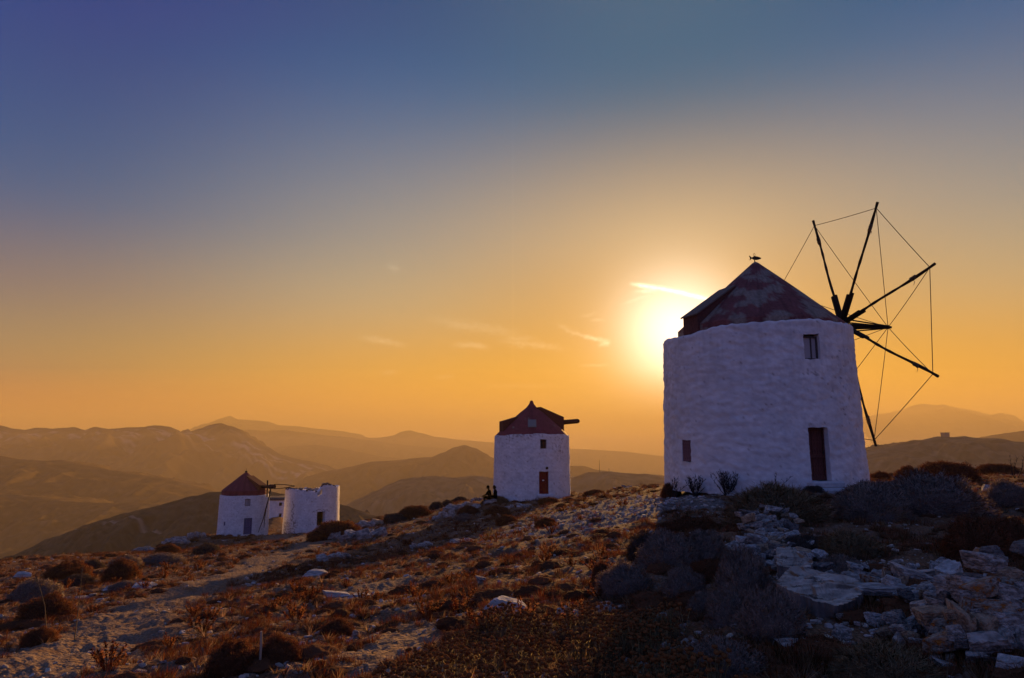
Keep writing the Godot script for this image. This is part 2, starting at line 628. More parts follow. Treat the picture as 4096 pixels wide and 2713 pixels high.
# a ridge of land: its skyline (x, y) at depth z, falling to front and back
func hill(label: String, z: float, line: Array, depth: float, slope: float, rough: float, col: Vector3, cliff := 0.0, nu := 260, nv := 64, sd := 1) -> void:
	var p := PackedVector3Array()
	var cols := PackedColorArray()
	var x0: float = line[0].x
	var x1: float = line[-1].x
	var sc := 1.0 / depth
	var track := sd == 40
	for j in nv:
		var t := -0.3 + 1.3 * pow(float(j) / (nv - 1), 1.15)
		for i in nu:
			var x := lerpf(x0, x1, float(i) / (nu - 1))
			var k := 0
			while k < line.size() - 2 and x > line[k + 1].x:
				k += 1
			var u: float = (x - line[k].x) / (line[k + 1].x - line[k].x)
			u = lerpf(u, u * u * (3.0 - 2.0 * u), 0.5)
			var top: float = lerpf(line[k].y, line[k + 1].y, u)
			var o := absf(t) * depth
			var gul := absf(nf.get_noise_2d(x * sc * 2.2 + sd * 13.0, t * 0.9)) * 1.4 - 0.35
			var y := top - slope * o * (1.0 - 0.25 * absf(t)) - gul * depth * slope * 0.42 * smoothstep(0.0, 0.28, absf(t))
			y += rough * nf.get_noise_2d(x * sc * 9.0, t * 9.0 + sd * 7.0) * (0.35 + 0.65 * smoothstep(0.0, 0.1, absf(t)))
			var zz := z + t * depth + depth * 0.12 * nz.get_noise_2d(x * sc * 2.0, sd * 3.0) * smoothstep(0.0, 0.3, absf(t))
			p.append(Vector3(x, y, zz))
			var c := col * (1.0 + 0.45 * nf.get_noise_2d(x * sc * 14.0, t * 22.0 + sd))
			var ter := sin((top - y) * (130.0 / depth) + 3.0 * nz.get_noise_2d(x * sc * 6.0, t * 3.0))
			c *= 1.0 + 0.35 * smoothstep(0.75, 1.0, ter) * smoothstep(-0.2, 0.4, nz.get_noise_2d(x * sc * 4.0 + 9.0, t * 4.0))
			if cliff > 0.0:
				var e := nf.get_noise_2d(x * sc * 7.0 + 5.0, t * 26.0)
				var band := smoothstep(0.02, 0.07, t) * smoothstep(0.34, 0.16, t)
				c = c.lerp(Vector3(0.34, 0.28, 0.23), cliff * band * smoothstep(0.08, 0.4, e))
			if track:
				var tl := absf(t - (0.05 + 0.22 * smoothstep(-222.0, -150.0, x) + 0.012 * sin(x * 0.2)))
				c = c.lerp(Vector3(0.30, 0.22, 0.15), 0.8 * smoothstep(0.018, 0.008, tl) * smoothstep(-222.0, -214.0, x) * smoothstep(-150.0, -160.0, x))
			cols.append(Color(c.x, c.y, c.z))
	var g := Geo.new()
	g.grid(p, nu, nv, false, Vector3((x0 + x1) * 0.5, -1e5, z), cols)
	structure("hill", g.mesh(), M.hill).set_meta("label", label)


func make_hills() -> void:
	var gold := Vector3(0.115, 0.08, 0.042)
	hill("faint farthest mountain ridge", -6000.0, [Vector2(-3165.19, 25.45), Vector2(-2876.37, 89.05), Vector2(-2733.85, 152.85), Vector2(-2626.50, 198.56), Vector2(-2554.83, 229.70), Vector2(-2464.12, 253.55), Vector2(-2388.38, 222.37), Vector2(-2258.98, 216.87), Vector2(-2129.22, 204.05), Vector2(-2016.92, 171.12), Vector2(-1887.74, 165.64), Vector2(-1702.64, 143.73), Vector2(-1517.90, 125.48), Vector2(-1333.02, 98.15), Vector2(-1258.55, 69.04), Vector2(-1036.87, 21.82), Vector2(-778.65, -46.98), Vector2(-411.83, -101.12)], 1100.0, 0.35, 8.0, gold * 1.1, 0.0, 160, 40, 1)
	hill("faint pointed mountain behind the middle windmill", -5400.0, [Vector2(-1527.71, 23.07), Vector2(-1280.63, 39.40), Vector2(-1132.48, 55.75), Vector2(-1033.41, 59.02), Vector2(-934.67, 75.39), Vector2(-869.26, 104.89), Vector2(-803.32, 116.38), Vector2(-720.13, 96.69), Vector2(-587.21, 63.93), Vector2(-372.04, 39.40), Vector2(-157.20, 23.07), Vector2(123.42, -1.41), Vector2(453.11, -25.85), Vector2(782.52, -42.12), Vector2(1275.16, -90.85), Vector2(1927.18, -204.02)], 1000.0, 0.33, 6.0, gold * 1.1, 0.0, 160, 40, 2)
	hill("hazy ridge below the farthest mountain", -4600.0, [Vector2(-2007.50, 61.67), Vector2(-1770.54, 103.57), Vector2(-1657.30, 96.58), Vector2(-1516.42, 99.37), Vector2(-1374.61, 82.60), Vector2(-1232.90, 64.46), Vector2(-1091.67, 54.70), Vector2(-950.18, 33.80), Vector2(-808.89, 12.93), Vector2(-597.53, -7.90), Vector2(-414.65, -21.78), Vector2(-175.54, -77.15)], 800.0, 0.30, 5.0, gold * 1.1, 0.0, 160, 40, 3)
	hill("hazy low ridge in the middle distance", -3900.0, [Vector2(-1575.19, -65.17), Vector2(-1458.37, -29.97), Vector2(-1364.10, -12.34), Vector2(-1221.74, -0.57), Vector2(-1102.72, 2.96), Vector2(-982.94, -12.34), Vector2(-863.01, -35.85), Vector2(-743.32, -59.31), Vector2(-647.90, -71.02), Vector2(-504.71, -100.26)], 700.0, 0.25, 5.0, gold * 1.1, 0.0, 120, 36, 4)
	hill("long mountain on the left with pale cliffs", -2900.0, [Vector2(-2424.57, 74.71), Vector2(-2292.73, 87.95), Vector2(-2158.68, 83.54), Vector2(-2103.79, 70.29), Vector2(-2058.83, 65.88), Vector2(-2006.42, 74.71), Vector2(-1934.79, 70.29), Vector2(-1855.34, 76.47), Vector2(-1800.94, 65.88), Vector2(-1757.55, 77.35), Vector2(-1703.52, 70.29), Vector2(-1624.01, 76.47), Vector2(-1553.04, 79.12), Vector2(-1482.34, 85.30), Vector2(-1446.26, 79.12), Vector2(-1400.25, 58.83), Vector2(-1355.80, 58.83), Vector2(-1312.15, 70.29), Vector2(-1268.88, 87.95), Vector2(-1229.22, 94.14), Vector2(-1188.47, 83.54), Vector2(-1142.99, 67.65), Vector2(-1096.36, 30.68), Vector2(-1041.39, -0.01), Vector2(-959.62, -39.33), Vector2(-870.17, -61.10), Vector2(-781.12, -78.49), Vector2(-727.39, -98.43), Vector2(-594.28, -126.12)], 1000.0, 0.33, 11.0, gold, 0.9, 520, 110, 5)
	hill("cone shaped hill left of the middle windmill", -2200.0, [Vector2(-651.15, -95.29), Vector2(-578.45, -76.92), Vector2(-518.69, -65.74), Vector2(-445.61, -49.27), Vector2(-385.41, -45.97), Vector2(-318.56, -39.37), Vector2(-258.31, -34.74), Vector2(-218.31, -19.52), Vector2(-184.96, -2.95), Vector2(-151.43, 3.70), Vector2(-117.72, -6.26), Vector2(-84.03, -22.83), Vector2(-63.84, -36.06), Vector2(16.61, -49.27), Vector2(118.59, -67.49), Vector2(187.21, -62.10), Vector2(221.49, -62.10), Vector2(272.00, -74.23), Vector2(337.55, -83.65), Vector2(433.24, -89.03), Vector2(569.91, -94.40), Vector2(774.05, -114.52)], 750.0, 0.28, 6.0, gold, 0.0, 260, 60, 6)
	hill("lower ridge under the mountain at the left", -1350.0, [Vector2(-1121.81, -17.45), Vector2(-1048.21, -13.39), Vector2(-998.09, -19.48), Vector2(-964.49, -25.56), Vector2(-914.92, -27.59), Vector2(-882.11, -26.78), Vector2(-852.85, -31.64), Vector2(-810.99, -39.72), Vector2(-769.22, -47.79), Vector2(-727.62, -54.64), Vector2(-678.02, -59.86), Vector2(-644.65, -67.89), Vector2(-602.89, -79.91), Vector2(-577.96, -85.91), Vector2(-520.06, -97.88)], 460.0, 0.24, 4.5, gold, 0.0, 260, 70, 7)
	hill("lowest ridge above the valley at the left", -1000.0, [Vector2(-824.03, -66.18), Vector2(-763.56, -66.18), Vector2(-733.15, -67.66), Vector2(-708.97, -67.66), Vector2(-672.22, -72.09), Vector2(-626.33, -77.98), Vector2(-580.87, -80.05), Vector2(-535.66, -79.46), Vector2(-502.30, -81.52), Vector2(-459.58, -88.28)], 280.0, 0.22, 4.0, gold, 0.0, 220, 60, 8)
	hill("rounded hill behind the middle windmill", -900.0, [Vector2(-229.39, -89.40), Vector2(-213.31, -74.25), Vector2(-197.13, -66.05), Vector2(-175.67, -56.74), Vector2(-156.86, -47.40), Vector2(-143.36, -42.05), Vector2(-127.04, -39.38), Vector2(-102.49, -38.04), Vector2(-75.16, -39.38), Vector2(-47.86, -38.04), Vector2(-23.81, -40.72), Vector2(9.23, -42.07), Vector2(48.36, -44.26), Vector2(76.37, -40.42), Vector2(98.87, -33.82), Vector2(121.31, -32.17), Vector2(166.05, -34.92), Vector2(196.76, -37.67), Vector2(244.11, -43.16), Vector2(316.36, -51.38)], 330.0, 0.30, 3.0, gold * 1.7, 0.0, 360, 90, 9)
	hill("near hill with a pale track, behind the small windmills", -340.0, [Vector2(-251.30, -57.04), Vector2(-239.82, -51.19), Vector2(-231.17, -46.78), Vector2(-224.42, -43.34), Vector2(-218.52, -41.36), Vector2(-211.63, -38.89), Vector2(-206.77, -36.42), Vector2(-196.78, -33.94), Vector2(-186.86, -30.45), Vector2(-176.79, -28.46), Vector2(-166.74, -25.96), Vector2(-156.69, -22.95), Vector2(-146.54, -21.14), Vector2(-136.30, -20.44), Vector2(-117.77, -20.74), Vector2(-105.35, -22.45), Vector2(-83.61, -26.66), Vector2(-74.28, -29.46), Vector2(-63.95, -32.45), Vector2(-53.65, -35.43)], 95.0, 0.42, 1.8, gold, 0.0, 420, 110, 40)
	hill("hill with the hut at the right", -620.0, [Vector2(276.96, -15.97), Vector2(319.58, -3.82), Vector2(323.23, -2.76), Vector2(330.48, -1.56), Vector2(334.18, -0.15), Vector2(337.77, 0.07), Vector2(345.06, 1.69), Vector2(351.70, 3.96), Vector2(356.01, 4.10), Vector2(359.05, 6.08), Vector2(368.40, 6.43), Vector2(377.16, 8.21), Vector2(382.30, 9.48), Vector2(388.02, 9.27), Vector2(394.43, 8.92), Vector2(407.41, 9.63), Vector2(410.89, 8.56), Vector2(421.59, 8.07), Vector2(428.69, 7.50), Vector2(440.12, 7.14), Vector2(449.94, 5.23), Vector2(459.58, 2.54), Vector2(502.35, -6.44), Vector2(548.32, -10.26)], 240.0, 0.24, 2.2, gold * 1.7, 0.0, 360, 90, 11)
	hill("paler hill behind the hut hill", -1700.0, [Vector2(1095.88, 8.06), Vector2(1135.95, 15.83), Vector2(1160.04, 20.69), Vector2(1216.15, 30.43), Vector2(1263.77, 35.69), Vector2(1353.33, 42.78), Vector2(1514.35, 48.08), Vector2(1619.69, 37.48)], 500.0, 0.20, 5.0, gold, 0.0, 140, 40, 12)
	hill("faint mountain at the right horizon", -7000.0, [Vector2(3315.74, 245.03), Vector2(3644.54, 293.50), Vector2(3744.12, 317.78), Vector2(3825.81, 321.82), Vector2(3908.92, 342.08), Vector2(4000.60, 366.40), Vector2(4101.63, 402.94), Vector2(4192.78, 419.20), Vector2(4330.08, 405.38), Vector2(4420.30, 411.07), Vector2(4483.51, 390.75), Vector2(4627.71, 366.40), Vector2(4834.72, 321.82), Vector2(4944.66, 285.42), Vector2(5102.71, 245.03)], 1400.0, 0.30, 7.0, gold * 1.1, 0.0, 140, 40, 13)


# ---------------------------------------------------------------- windmill pieces
# a round plastered tower about the origin; opens: [angle0, angle1, y0, y1, depth]; angle 0 faces +z and grows towards +x
func tower(parent: Node3D, h: float, r0: float, r1: float, opens: Array, rim: Callable, paint: Callable, cell: float, amp: float, sd: float, mat: Material, thick := 0.6) -> void:
	var rm := (r0 + r1) * 0.5
	var an := PackedFloat32Array()
	var n := int(TAU * rm / cell)
	for k in n:
		an.append(-PI + TAU * k / n)
	var ys := PackedFloat32Array()
	var m := int(h / cell)
	for k in m + 1:
		ys.append(h * k / m)
	for o in opens:
		for e in [o[0], o[1]]:
			var best := 0
			for k in an.size():
				if absf(an[k] - e) < absf(an[best] - e):
					best = k
			an[best] = e
		for e in [o[2], o[3]]:
			var best := 0
			for k in ys.size():
				if absf(ys[k] - e) < absf(ys[best] - e):
					best = k
			ys[best] = e
	var nu := an.size()
	var nv := ys.size()
	var p := PackedVector3Array()
	var cols := PackedColorArray()
	for j in nv:
		for i in nu:
			var a := an[i]
			var y := ys[j]
			var t := y / h
			y += rim.call(a) * smoothstep(0.72, 1.0, t)
			var r := lerpf(r0, r1, t)
			var q := Vector3(sin(a), 0, cos(a)) * r + Vector3(0, y, 0)
			var lump := nz.get_noise_3d(q.x * 1.7 + sd, q.y * 3.6, q.z * 1.7) * 0.5 + nz.get_noise_3d(q.x * 3.6, q.y * 9.0 + sd, q.z * 3.6) * 0.26 + nz.get_noise_3d(q.x * 0.5, q.y * 0.6 + sd, q.z * 0.5) * 0.45 + nz.get_noise_3d(q.x * 7.0, q.y * 15.0 + sd, q.z * 7.0) * 0.13
			var d := amp * lump
			if j == nv - 1:
				d -= amp * 0.9
			p.append(Vector3(sin(a), 0, cos(a)) * (r + d) + Vector3(0, y + amp * 0.7 * nz.get_noise_3d(q.x * 3.0, q.y * 3.0 + 30.0, q.z * 3.0 + sd), 0))
			var dirt: float = paint.call(a, y)
			var c := Vector3(0.74, 0.735, 0.74).lerp(Vector3(0.30, 0.26, 0.24), clampf(dirt, 0.0, 1.0))
			c *= 1.0 + 0.10 * nz.get_noise_3d(q.x * 1.1, q.y * 1.1, q.z * 1.1 + sd)
			cols.append(Color(c.x, c.y, c.z))
	var holes := {}
	for j in nv - 1:
		for i in nu:
			var a := (an[i] + an[(i + 1) % nu]) * 0.5
			var y := (ys[j] + ys[j + 1]) * 0.5
			for o in opens:
				if a > o[0] and a < o[1] and y > o[2] and y < o[3] and i < nu - 1:
					holes[j * nu + i] = true
	var g := Geo.new()
	g.grid(p, nu, nv, true, Vector3(0, h * 0.5, 0), cols, holes)
	g.tint = Color(0.74, 0.73, 0.74)
	for o in opens:
		var mid: float = (o[0] + o[1]) * 0.5
		var ctr: Vector3 = Vector3(sin(mid), 0, cos(mid)) * (rm - o[4] * 0.5) + Vector3(0, (o[2] + o[3]) * 0.5, 0)
		for j in nv - 1:
			for i in nu:
				if not holes.has(j * nu + i):
					continue
				var mm := (an[i] + an[(i + 1) % nu]) * 0.5
				if mm < o[0] or mm > o[1] or ys[j] < o[2] - 0.001 or ys[j] >= o[3] - 0.001:
					continue
				var i2 := (i + 1) % nu
				var around := [[i, j, i, j + 1, -1, 0], [i2, j, i2, j + 1, 1, 0], [i, j, i2, j, 0, -1], [i, j + 1, i2, j + 1, 0, 1]]
				for e in around:
					if holes.has((j + e[5]) * nu + posmod(i + e[4], nu)):
						continue
					var A: Vector3 = p[e[1] * nu + e[0]]
					var B: Vector3 = p[e[3] * nu + e[2]]
					var A2: Vector3 = A - Vector3(A.x, 0, A.z).normalized() * o[4]
					var B2: Vector3 = B - Vector3(B.x, 0, B.z).normalized() * o[4]
					g.poly([A, B, B2, A2], ctr, true)
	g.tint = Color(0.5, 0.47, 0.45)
	var inner := PackedVector3Array()
	var capq := PackedVector3Array()
	for j in nv:
		for i in nu:
			var q: Vector3 = p[j * nu + i]
			inner.append(q - Vector3(q.x, 0, q.z).normalized() * thick)
	g.grid(inner, nu, nv, true, Vector3(0, h * 0.5, 0), null, holes)
	g.tint = Color(0.72, 0.71, 0.72)
	for i in nu:
		capq.append(p[(nv - 1) * nu + i])
	for i in nu:
		capq.append(inner[(nv - 1) * nu + i] + Vector3(0, 0.02, 0))
	g.grid(capq, nu, 2, true, Vector3(0, -50, 0))
	part("wall", g.mesh(), mat, parent)


func at_wall(a: float, r: float, y: float) -> Transform3D:
	return Transform3D(Basis(Vector3.UP, a), Vector3(sin(a) * r, y, cos(a) * r))


# a surface of revolution whose profile is (radius, height) points; paint(angle, share of the profile, point) gives linear colours
func lathe(g: Geo, prof: Array, segs: int, rows: int, paint: Callable, seam := 0.0, panels := 0) -> void:
	var p := PackedVector3Array()
	var cols := PackedColorArray()
	for j in rows:
		var f := float(j) / (rows - 1) * (prof.size() - 1)
		var k := mini(int(f), prof.size() - 2)
		var q: Vector2 = prof[k].lerp(prof[k + 1], f - k)
		for i in segs:
			var a := TAU * i / segs
			var r := q.x
			if panels > 0:
				var u := fposmod(a * panels / TAU, 1.0)
				r += seam * (exp(-pow((u - 0.5) / 0.06, 2.0)) - 0.5 * pow(2.0 * absf(u - 0.5), 2.0)) * minf(1.0, q.x)
			var v := Vector3(sin(a) * r, q.y, cos(a) * r)
			p.append(v)
			var c: Vector3 = paint.call(a, float(j) / (rows - 1), v)
			cols.append(Color(c.x, c.y, c.z))
	g.grid(p, segs, rows, true, Vector3(0, prof[0].y - 0.3, 0), cols)


func red_roof(wear: float, sd: float) -> Callable:
	return func(a: float, t: float, q: Vector3) -> Vector3:
		var red := Vector3(0.22, 0.08, 0.075) if wear < 0.4 else Vector3(0.26, 0.055, 0.06)
		var bare_metal := Vector3(0.31, 0.24, 0.195)
		var e := nf.get_noise_3d(q.x * 0.75 + sd, q.y * 1.15, q.z * 0.75) + 0.35 * nf.get_noise_3d(q.x * 3.0, q.y * 3.6 + sd, q.z * 3.0)
		e -= 0.3 * smoothstep(0.55, 1.0, t)
		var c := red * (1.0 + 0.35 * nf.get_noise_3d(q.x * 2.0, q.y * 2.0, q.z * 2.0 + sd))
		e += 0.18 * nf.get_noise_3d(q.x * 6.0, q.y * 14.0, q.z * 6.0)
		c = c.lerp(bare_metal * (1.0 + 0.25 * nf.get_noise_3d(q.x * 5.0 + 9.0, q.y * 5.0, q.z * 5.0)), smoothstep(-0.03, 0.09, e - wear))
		return c * (0.75 if fposmod(a * 20.0 / TAU, 1.0) < 0.035 else 1.0)


func plank_door(parent: Node3D, called: String, w: float, h: float, t: Transform3D, mat: Material, boards: int, label := "") -> MeshInstance3D:
	var g := Geo.new()
	var fr := 0.055
	for s in [-1.0, 1.0]:
		g.box(Transform3D(Basis(), Vector3(s * (w * 0.5 - fr * 0.5), h * 0.5, 0.0)), Vector3(fr, h, 0.09), 0.008)
	g.box(Transform3D(Basis(), Vector3(0, h - fr * 0.5, 0.002)), Vector3(w - 0.002, fr, 0.088), 0.008)
	g.box(Transform3D(Basis(), Vector3(0, h * 0.45, 0.004)), Vector3(w - fr * 2.0 - 0.004, 0.11, 0.05), 0.008)
	g.box(Transform3D(Basis(), Vector3(0, 0.08, 0.004)), Vector3(w - fr * 2.0 - 0.004, 0.13, 0.05), 0.008)
	var o := part(called, g.mesh(), mat, parent)
	o.transform = t
	if label:
		o.set_meta("label", label)
	var bw := (w - fr * 2.0 - 0.01) / boards
	var b := Geo.new()
	b.box(Transform3D(), Vector3(bw - 0.008, h - fr - 0.02, 0.03), 0.006)
	var bm := b.mesh()
	for k in boards:
		var q := part("board", bm, mat, o)
		q.position = Vector3(-w * 0.5 + fr + 0.005 + bw * (k + 0.5), (h - fr) * 0.5, -0.012 + 0.004 * (k % 2))
	var hd := Geo.new()
	hd.tube([Vector3(0, 0, 0.0), Vector3(0, 0, 0.05)], [0.012, 0.018], 8)
	hd.tube([Vector3(0, 0.07, 0.052), Vector3(0, -0.07, 0.052)], [0.012, 0.012], 8)
	part("handle", hd.mesh(), M.iron, o).position = Vector3(w * 0.36, h * 0.52, 0.03)
	return o


func small_window(parent: Node3D, called: String, w: float, h: float, t: Transform3D, mat: Material, pane_mat: Material) -> void:
	var g := Geo.new()
	var f := 0.05
	for s in [-1.0, 1.0]:
		g.box(Transform3D(Basis(), Vector3(s * (w * 0.5 - f * 0.5), h * 0.5, 0)), Vector3(f, h, 0.08), 0.006)
		g.box(Transform3D(Basis(), Vector3(0, f * 0.5 if s < 0 else h - f * 0.5, 0.002)), Vector3(w - 0.002, f, 0.076), 0.006)
	g.box(Transform3D(Basis(), Vector3(w * 0.1, h * 0.5, 0.003)), Vector3(0.035, h - f * 2.0, 0.05), 0.005)
	var o := part(called, g.mesh(), mat, parent)
	o.transform = t
	var p := Geo.new()
	p.box(Transform3D(), Vector3(w - f * 2.0, h - f * 2.0, 0.012), 0.002)
	part("pane", p.mesh(), pane_mat, o).position = Vector3(0, h * 0.5, -0.02)


func beam(g: Geo, a: Vector3, b: Vector3, w: float, d: float) -> void:
	var z := (b - a).normalized()
	var up := Vector3.UP if absf(z.y) < 0.95 else Vector3.RIGHT
	var x := up.cross(z).normalized()
	g.box(Transform3D(Basis(x, z.cross(x), z), (a + b) * 0.5), Vector3(w, d, a.distance_to(b)), 0.012)


# ---------------------------------------------------------------- the four windmills and the far one
func big_windmill() -> void:
	var t := thing("windmill", MILL, "largest white windmill with spoked wheel, patchy red cone roof and fish vane", "windmill", "whitewashed windmills on the ridge")
	var rim := func(a: float) -> float: return 0.10 * sin(a + 0.35) - 0.10 * exp(-pow((a + 1.15) / 0.5, 2.0)) + 0.03 * sin(a * 7.0)
	var paint := func(a: float, y: float) -> float:
		var e := nz.get_noise_3d(a * 16.0, y * 6.0, 3.0) + 0.5 * nz.get_noise_3d(a * 40.0, y * 13.0, 8.0)
		var spot := smoothstep(0.55, 0.1, Vector2((a - 0.24) / 0.35, (y - 3.95) / 0.62).length()) * 0.75 + 0.45 * smoothstep(0.3, 0.0, absf(a - 0.55)) * smoothstep(5.4, 4.8, y) * smoothstep(1.5, 3.5, y)
		return smoothstep(0.55, 0.8, e + spot * 0.75 - 0.34) * 0.8 + 0.5 * smoothstep(0.55, 0.0, y + 0.25 * e) * smoothstep(-0.5, 0.4, e) + 0.16 * smoothstep(0.15, 0.7, nz.get_noise_3d(a * 22.0, y * 0.5, 51.0) + 0.5 * nz.get_noise_3d(a * 50.0, y * 0.9, 55.0)) * smoothstep(2.2, 5.6, y)
	tower(t, 5.68, 3.52, 3.36, [[0.095, 0.31, 0.46, 2.17, 0.34], [0.125, 0.30, 4.38, 5.18, 0.26], [-1.19, -1.055, 1.03, 1.78, 0.07]], rim, paint, 0.055, 0.046, 1.0, M.plaster, 0.7)
	var dr := plank_door(t, "door", 0.70, 1.70, at_wall(0.195, 3.22, 0.47), M.door_brown, 3, "dark brown wooden door set deep in the wall")
	dr.scale = Vector3.ONE
	small_window(t, "window", 0.58, 0.78, at_wall(0.2125, 3.22, 4.39), M.old_wood, M.dull_pane)
	var sh := Geo.new()
	for k in 3:
		sh.box(Transform3D(Basis(), Vector3((k - 1) * 0.155, 0.375, 0.002 * k)), Vector3(0.150, 0.74, 0.03), 0.005)
	sh.box(Transform3D(Basis(), Vector3(0, 0.6, 0.022)), Vector3(0.44, 0.06, 0.02), 0.004)
	var so := part("shutter", sh.mesh(), M.shutter_plum, t)
	so.transform = at_wall(-1.1225, 3.42, 1.035)
	so.set_meta("label", "plum coloured wooden shutter low on the left")
	var st := Geo.new()
	st.tint = Color(0.55, 0.54, 0.55)
	st.box(Transform3D(), Vector3(1.15, 0.22, 0.5), 0.05)
	var sp := part("doorstep", st.mesh(), M.plaster, t)
	sp.transform = at_wall(0.21, 3.56, 0.35)
	var st2 := Geo.new()
	st2.tint = Color(0.5, 0.49, 0.5)
	st2.box(Transform3D(), Vector3(1.6, 0.3, 0.42), 0.08)
	part("doorstep", st2.mesh(), M.plaster, t).transform = at_wall(0.25, 3.76, 0.12)
	var r := Geo.new()
	var prof := [Vector2(3.0, 5.30), Vector2(3.0, 5.92), Vector2(1.55, 7.25), Vector2(0.12, 8.53), Vector2(0.015, 8.6)]
	lathe(r, prof, 160, 61, red_roof(0.03, 4.0), 0.018, 20)
	var ro := part("roof", r.mesh(), M.roof, t)
	ro.position.x = 0.2
	ro.set_meta("label", "dull red cone roof with large peeled grey patches")
	var n := Vector3(0.9736, 0.0, -0.2284)
	var m := Vector3(-0.94, 0, 0.341)
	var side := Vector3.UP.cross(m).normalized()
	var d := Geo.new()
	d.tint = Color(0.15, 0.055, 0.045)
	d.prism(PackedVector2Array([Vector2(1.0, 5.9), Vector2(3.06, 5.6), Vector2(3.06, 6.26), Vector2(1.35, 7.42)]), Transform3D(Basis(m, Vector3.UP, m.cross(Vector3.UP)), Vector3.ZERO), 0.9)
	part("dormer", d.mesh(), M.roof, ro)
	var lid := Geo.new()
	lid.tint = Color(0.20, 0.15, 0.13)
	lid.prism(PackedVector2Array([Vector2(1.36, 7.43), Vector2(3.14, 6.225), Vector2(3.15, 6.27), Vector2(1.37, 7.48)]), Transform3D(Basis(m, Vector3.UP, m.cross(Vector3.UP)), Vector3.ZERO), 1.0)
	part("dormer_lid", lid.mesh(), M.roof, ro)
	# fish vane
	var f := Geo.new()
	var o := PackedVector2Array()
	for k in 15:
		var u := k / 14.0
		o.append(Vector2(-0.13 + 0.42 * u, 0.065 * pow(sin(PI * pow(u, 0.75)), 0.8) * (1.0 if k > 0 else 0.0) + 0.012 + 0.02 * u))
	for k in range(13, 0, -1):
		var u := k / 14.0
		o.append(Vector2(-0.13 + 0.42 * u, -0.060 * pow(sin(PI * pow(u, 0.75)), 0.8) - 0.008 + 0.02 * u))
	o.append_array([Vector2(-0.13, -0.012), Vector2(-0.235, -0.10), Vector2(-0.205, -0.01), Vector2(-0.25, 0.09)])
	f.prism(o, Transform3D(Basis(Vector3.UP, 0.30), Vector3(0.19, 8.73, 0)), 0.03)
	var fo := part("fish_vane", f.mesh(), M.iron, t)
	fo.set_meta("label", "black metal fish weather vane with a ring on its back")
	var rg := Geo.new()
	var ring := []
	var rr := []
	for k in 17:
		ring.append(Vector3(0.18 + 0.035 * sin(TAU * k / 16.0), 8.87 - 0.05 * cos(TAU * k / 16.0), 0))
		rr.append(0.010)
	rg.tube(ring, rr, 6)
	rg.tube([Vector3(0.18, 8.5, 0), Vector3(0.18, 8.83, 0)], [0.022, 0.012], 6)
	part("ring", rg.mesh(), M.iron, fo)
	# windshaft, boom, spokes and ropes
	var hub := n * 3.80 + Vector3(0, 6.25, 0)
	var sf := Geo.new()
	sf.tube([n * 1.2 + Vector3(0, 6.25, 0), n * 3.3 + Vector3(0, 6.28, 0), hub + n * 0.25], [0.24, 0.24, 0.22], 14)
	part("windshaft", sf.mesh(), M.dark_wood, t)
	var tip := hub + n * 2.25 + Vector3(0, 0.02, 0)
	var hv := Vector3(-n.z, 0, n.x)
	var bo := Geo.new()
	bo.tube([hub + n * 0.2, tip + n * 0.14], [0.085, 0.05], 10)
	bo.tube([tip - n * 0.12, tip + n * 0.02], [0.085, 0.085], 10)
	var bm := part("boom", bo.mesh(), M.dark_wood, t)
	for k in 6:
		var a := TAU * k / 6.0 + 0.3
		var e := (hv * cos(a) + Vector3.UP * sin(a))
		var s := Geo.new()
		beam(s, hub + e * 0.26 + n * 0.18, tip + e * 0.05 - n * 0.04, 0.05, 0.05)
		part("stay", s.mesh(), M.dark_wood, bm)
	var cb := Geo.new()
	for k in 4:
		var a := PI * k / 4.0 + deg_to_rad(15.0)
		var e := (hv * cos(a) + Vector3.UP * sin(a))
		beam(cb, hub - e * 0.34 + n * 0.06 * k, hub + e * 0.34 + n * 0.06 * k, 0.17, 0.15)
	part("hub", cb.mesh(), M.dark_wood, t)
	var R := 4.86
	var tips := []
	for k in 8:
		var a := deg_to_rad(15.0 + 45.0 * k)
		var e := (hv * cos(a) + Vector3.UP * sin(a))
		var off := hub + n * 0.06 * (k % 4)
		var g := Geo.new()
		var pts := []
		var rad := []
		for j in 15:
			var u := j / 14.0
			pts.append(off + e * lerpf(0.35, R, u) + n * (0.02 * sin(u * 9.0 + k)) + e.cross(n) * 0.02 * sin(u * 7.0 + k * 2.0))
			var w := lerpf(0.054, 0.038, u)
			if u > 0.78:
				w = 0.048
			w += 0.028 * exp(-pow((u - 0.80) / 0.025, 2.0)) + 0.008 * sin(j * 2.7 + k)
			rad.append(w)
		g.tube(pts, rad, 9)
		var ao := part("sail_spoke", g.mesh(), M.dark_wood, t)
		var q := Geo.new()
		beam(q, off + e * 0.3 + n * 0.075, off + e * 1.35 + n * 0.075, 0.12, 0.10)
		beam(q, off + e * 0.3 - n * 0.075, off + e * 1.28 - n * 0.075, 0.12, 0.10)
		part("splint", q.mesh(), M.dark_wood, ao)
		var l := Geo.new()
		for b in 5:
			var u := R * (0.77 + 0.012 * b)
			l.tube([off + e * u - n * 0.015, off + e * (u + 0.03) + n * 0.015], [0.072 + 0.01 * (b % 2), 0.070], 9)
		l.tube([off + e * R * 0.80, off + e * R * 0.80 + Vector3(0.03, -0.16, 0.02), off + e * R * 0.80 + Vector3(0.0, -0.24, 0.0)], [0.012, 0.010, 0.006], 5)
		part("lashing", l.mesh(), M.rope, ao)
		tips.append(off + e * (R - 0.22))
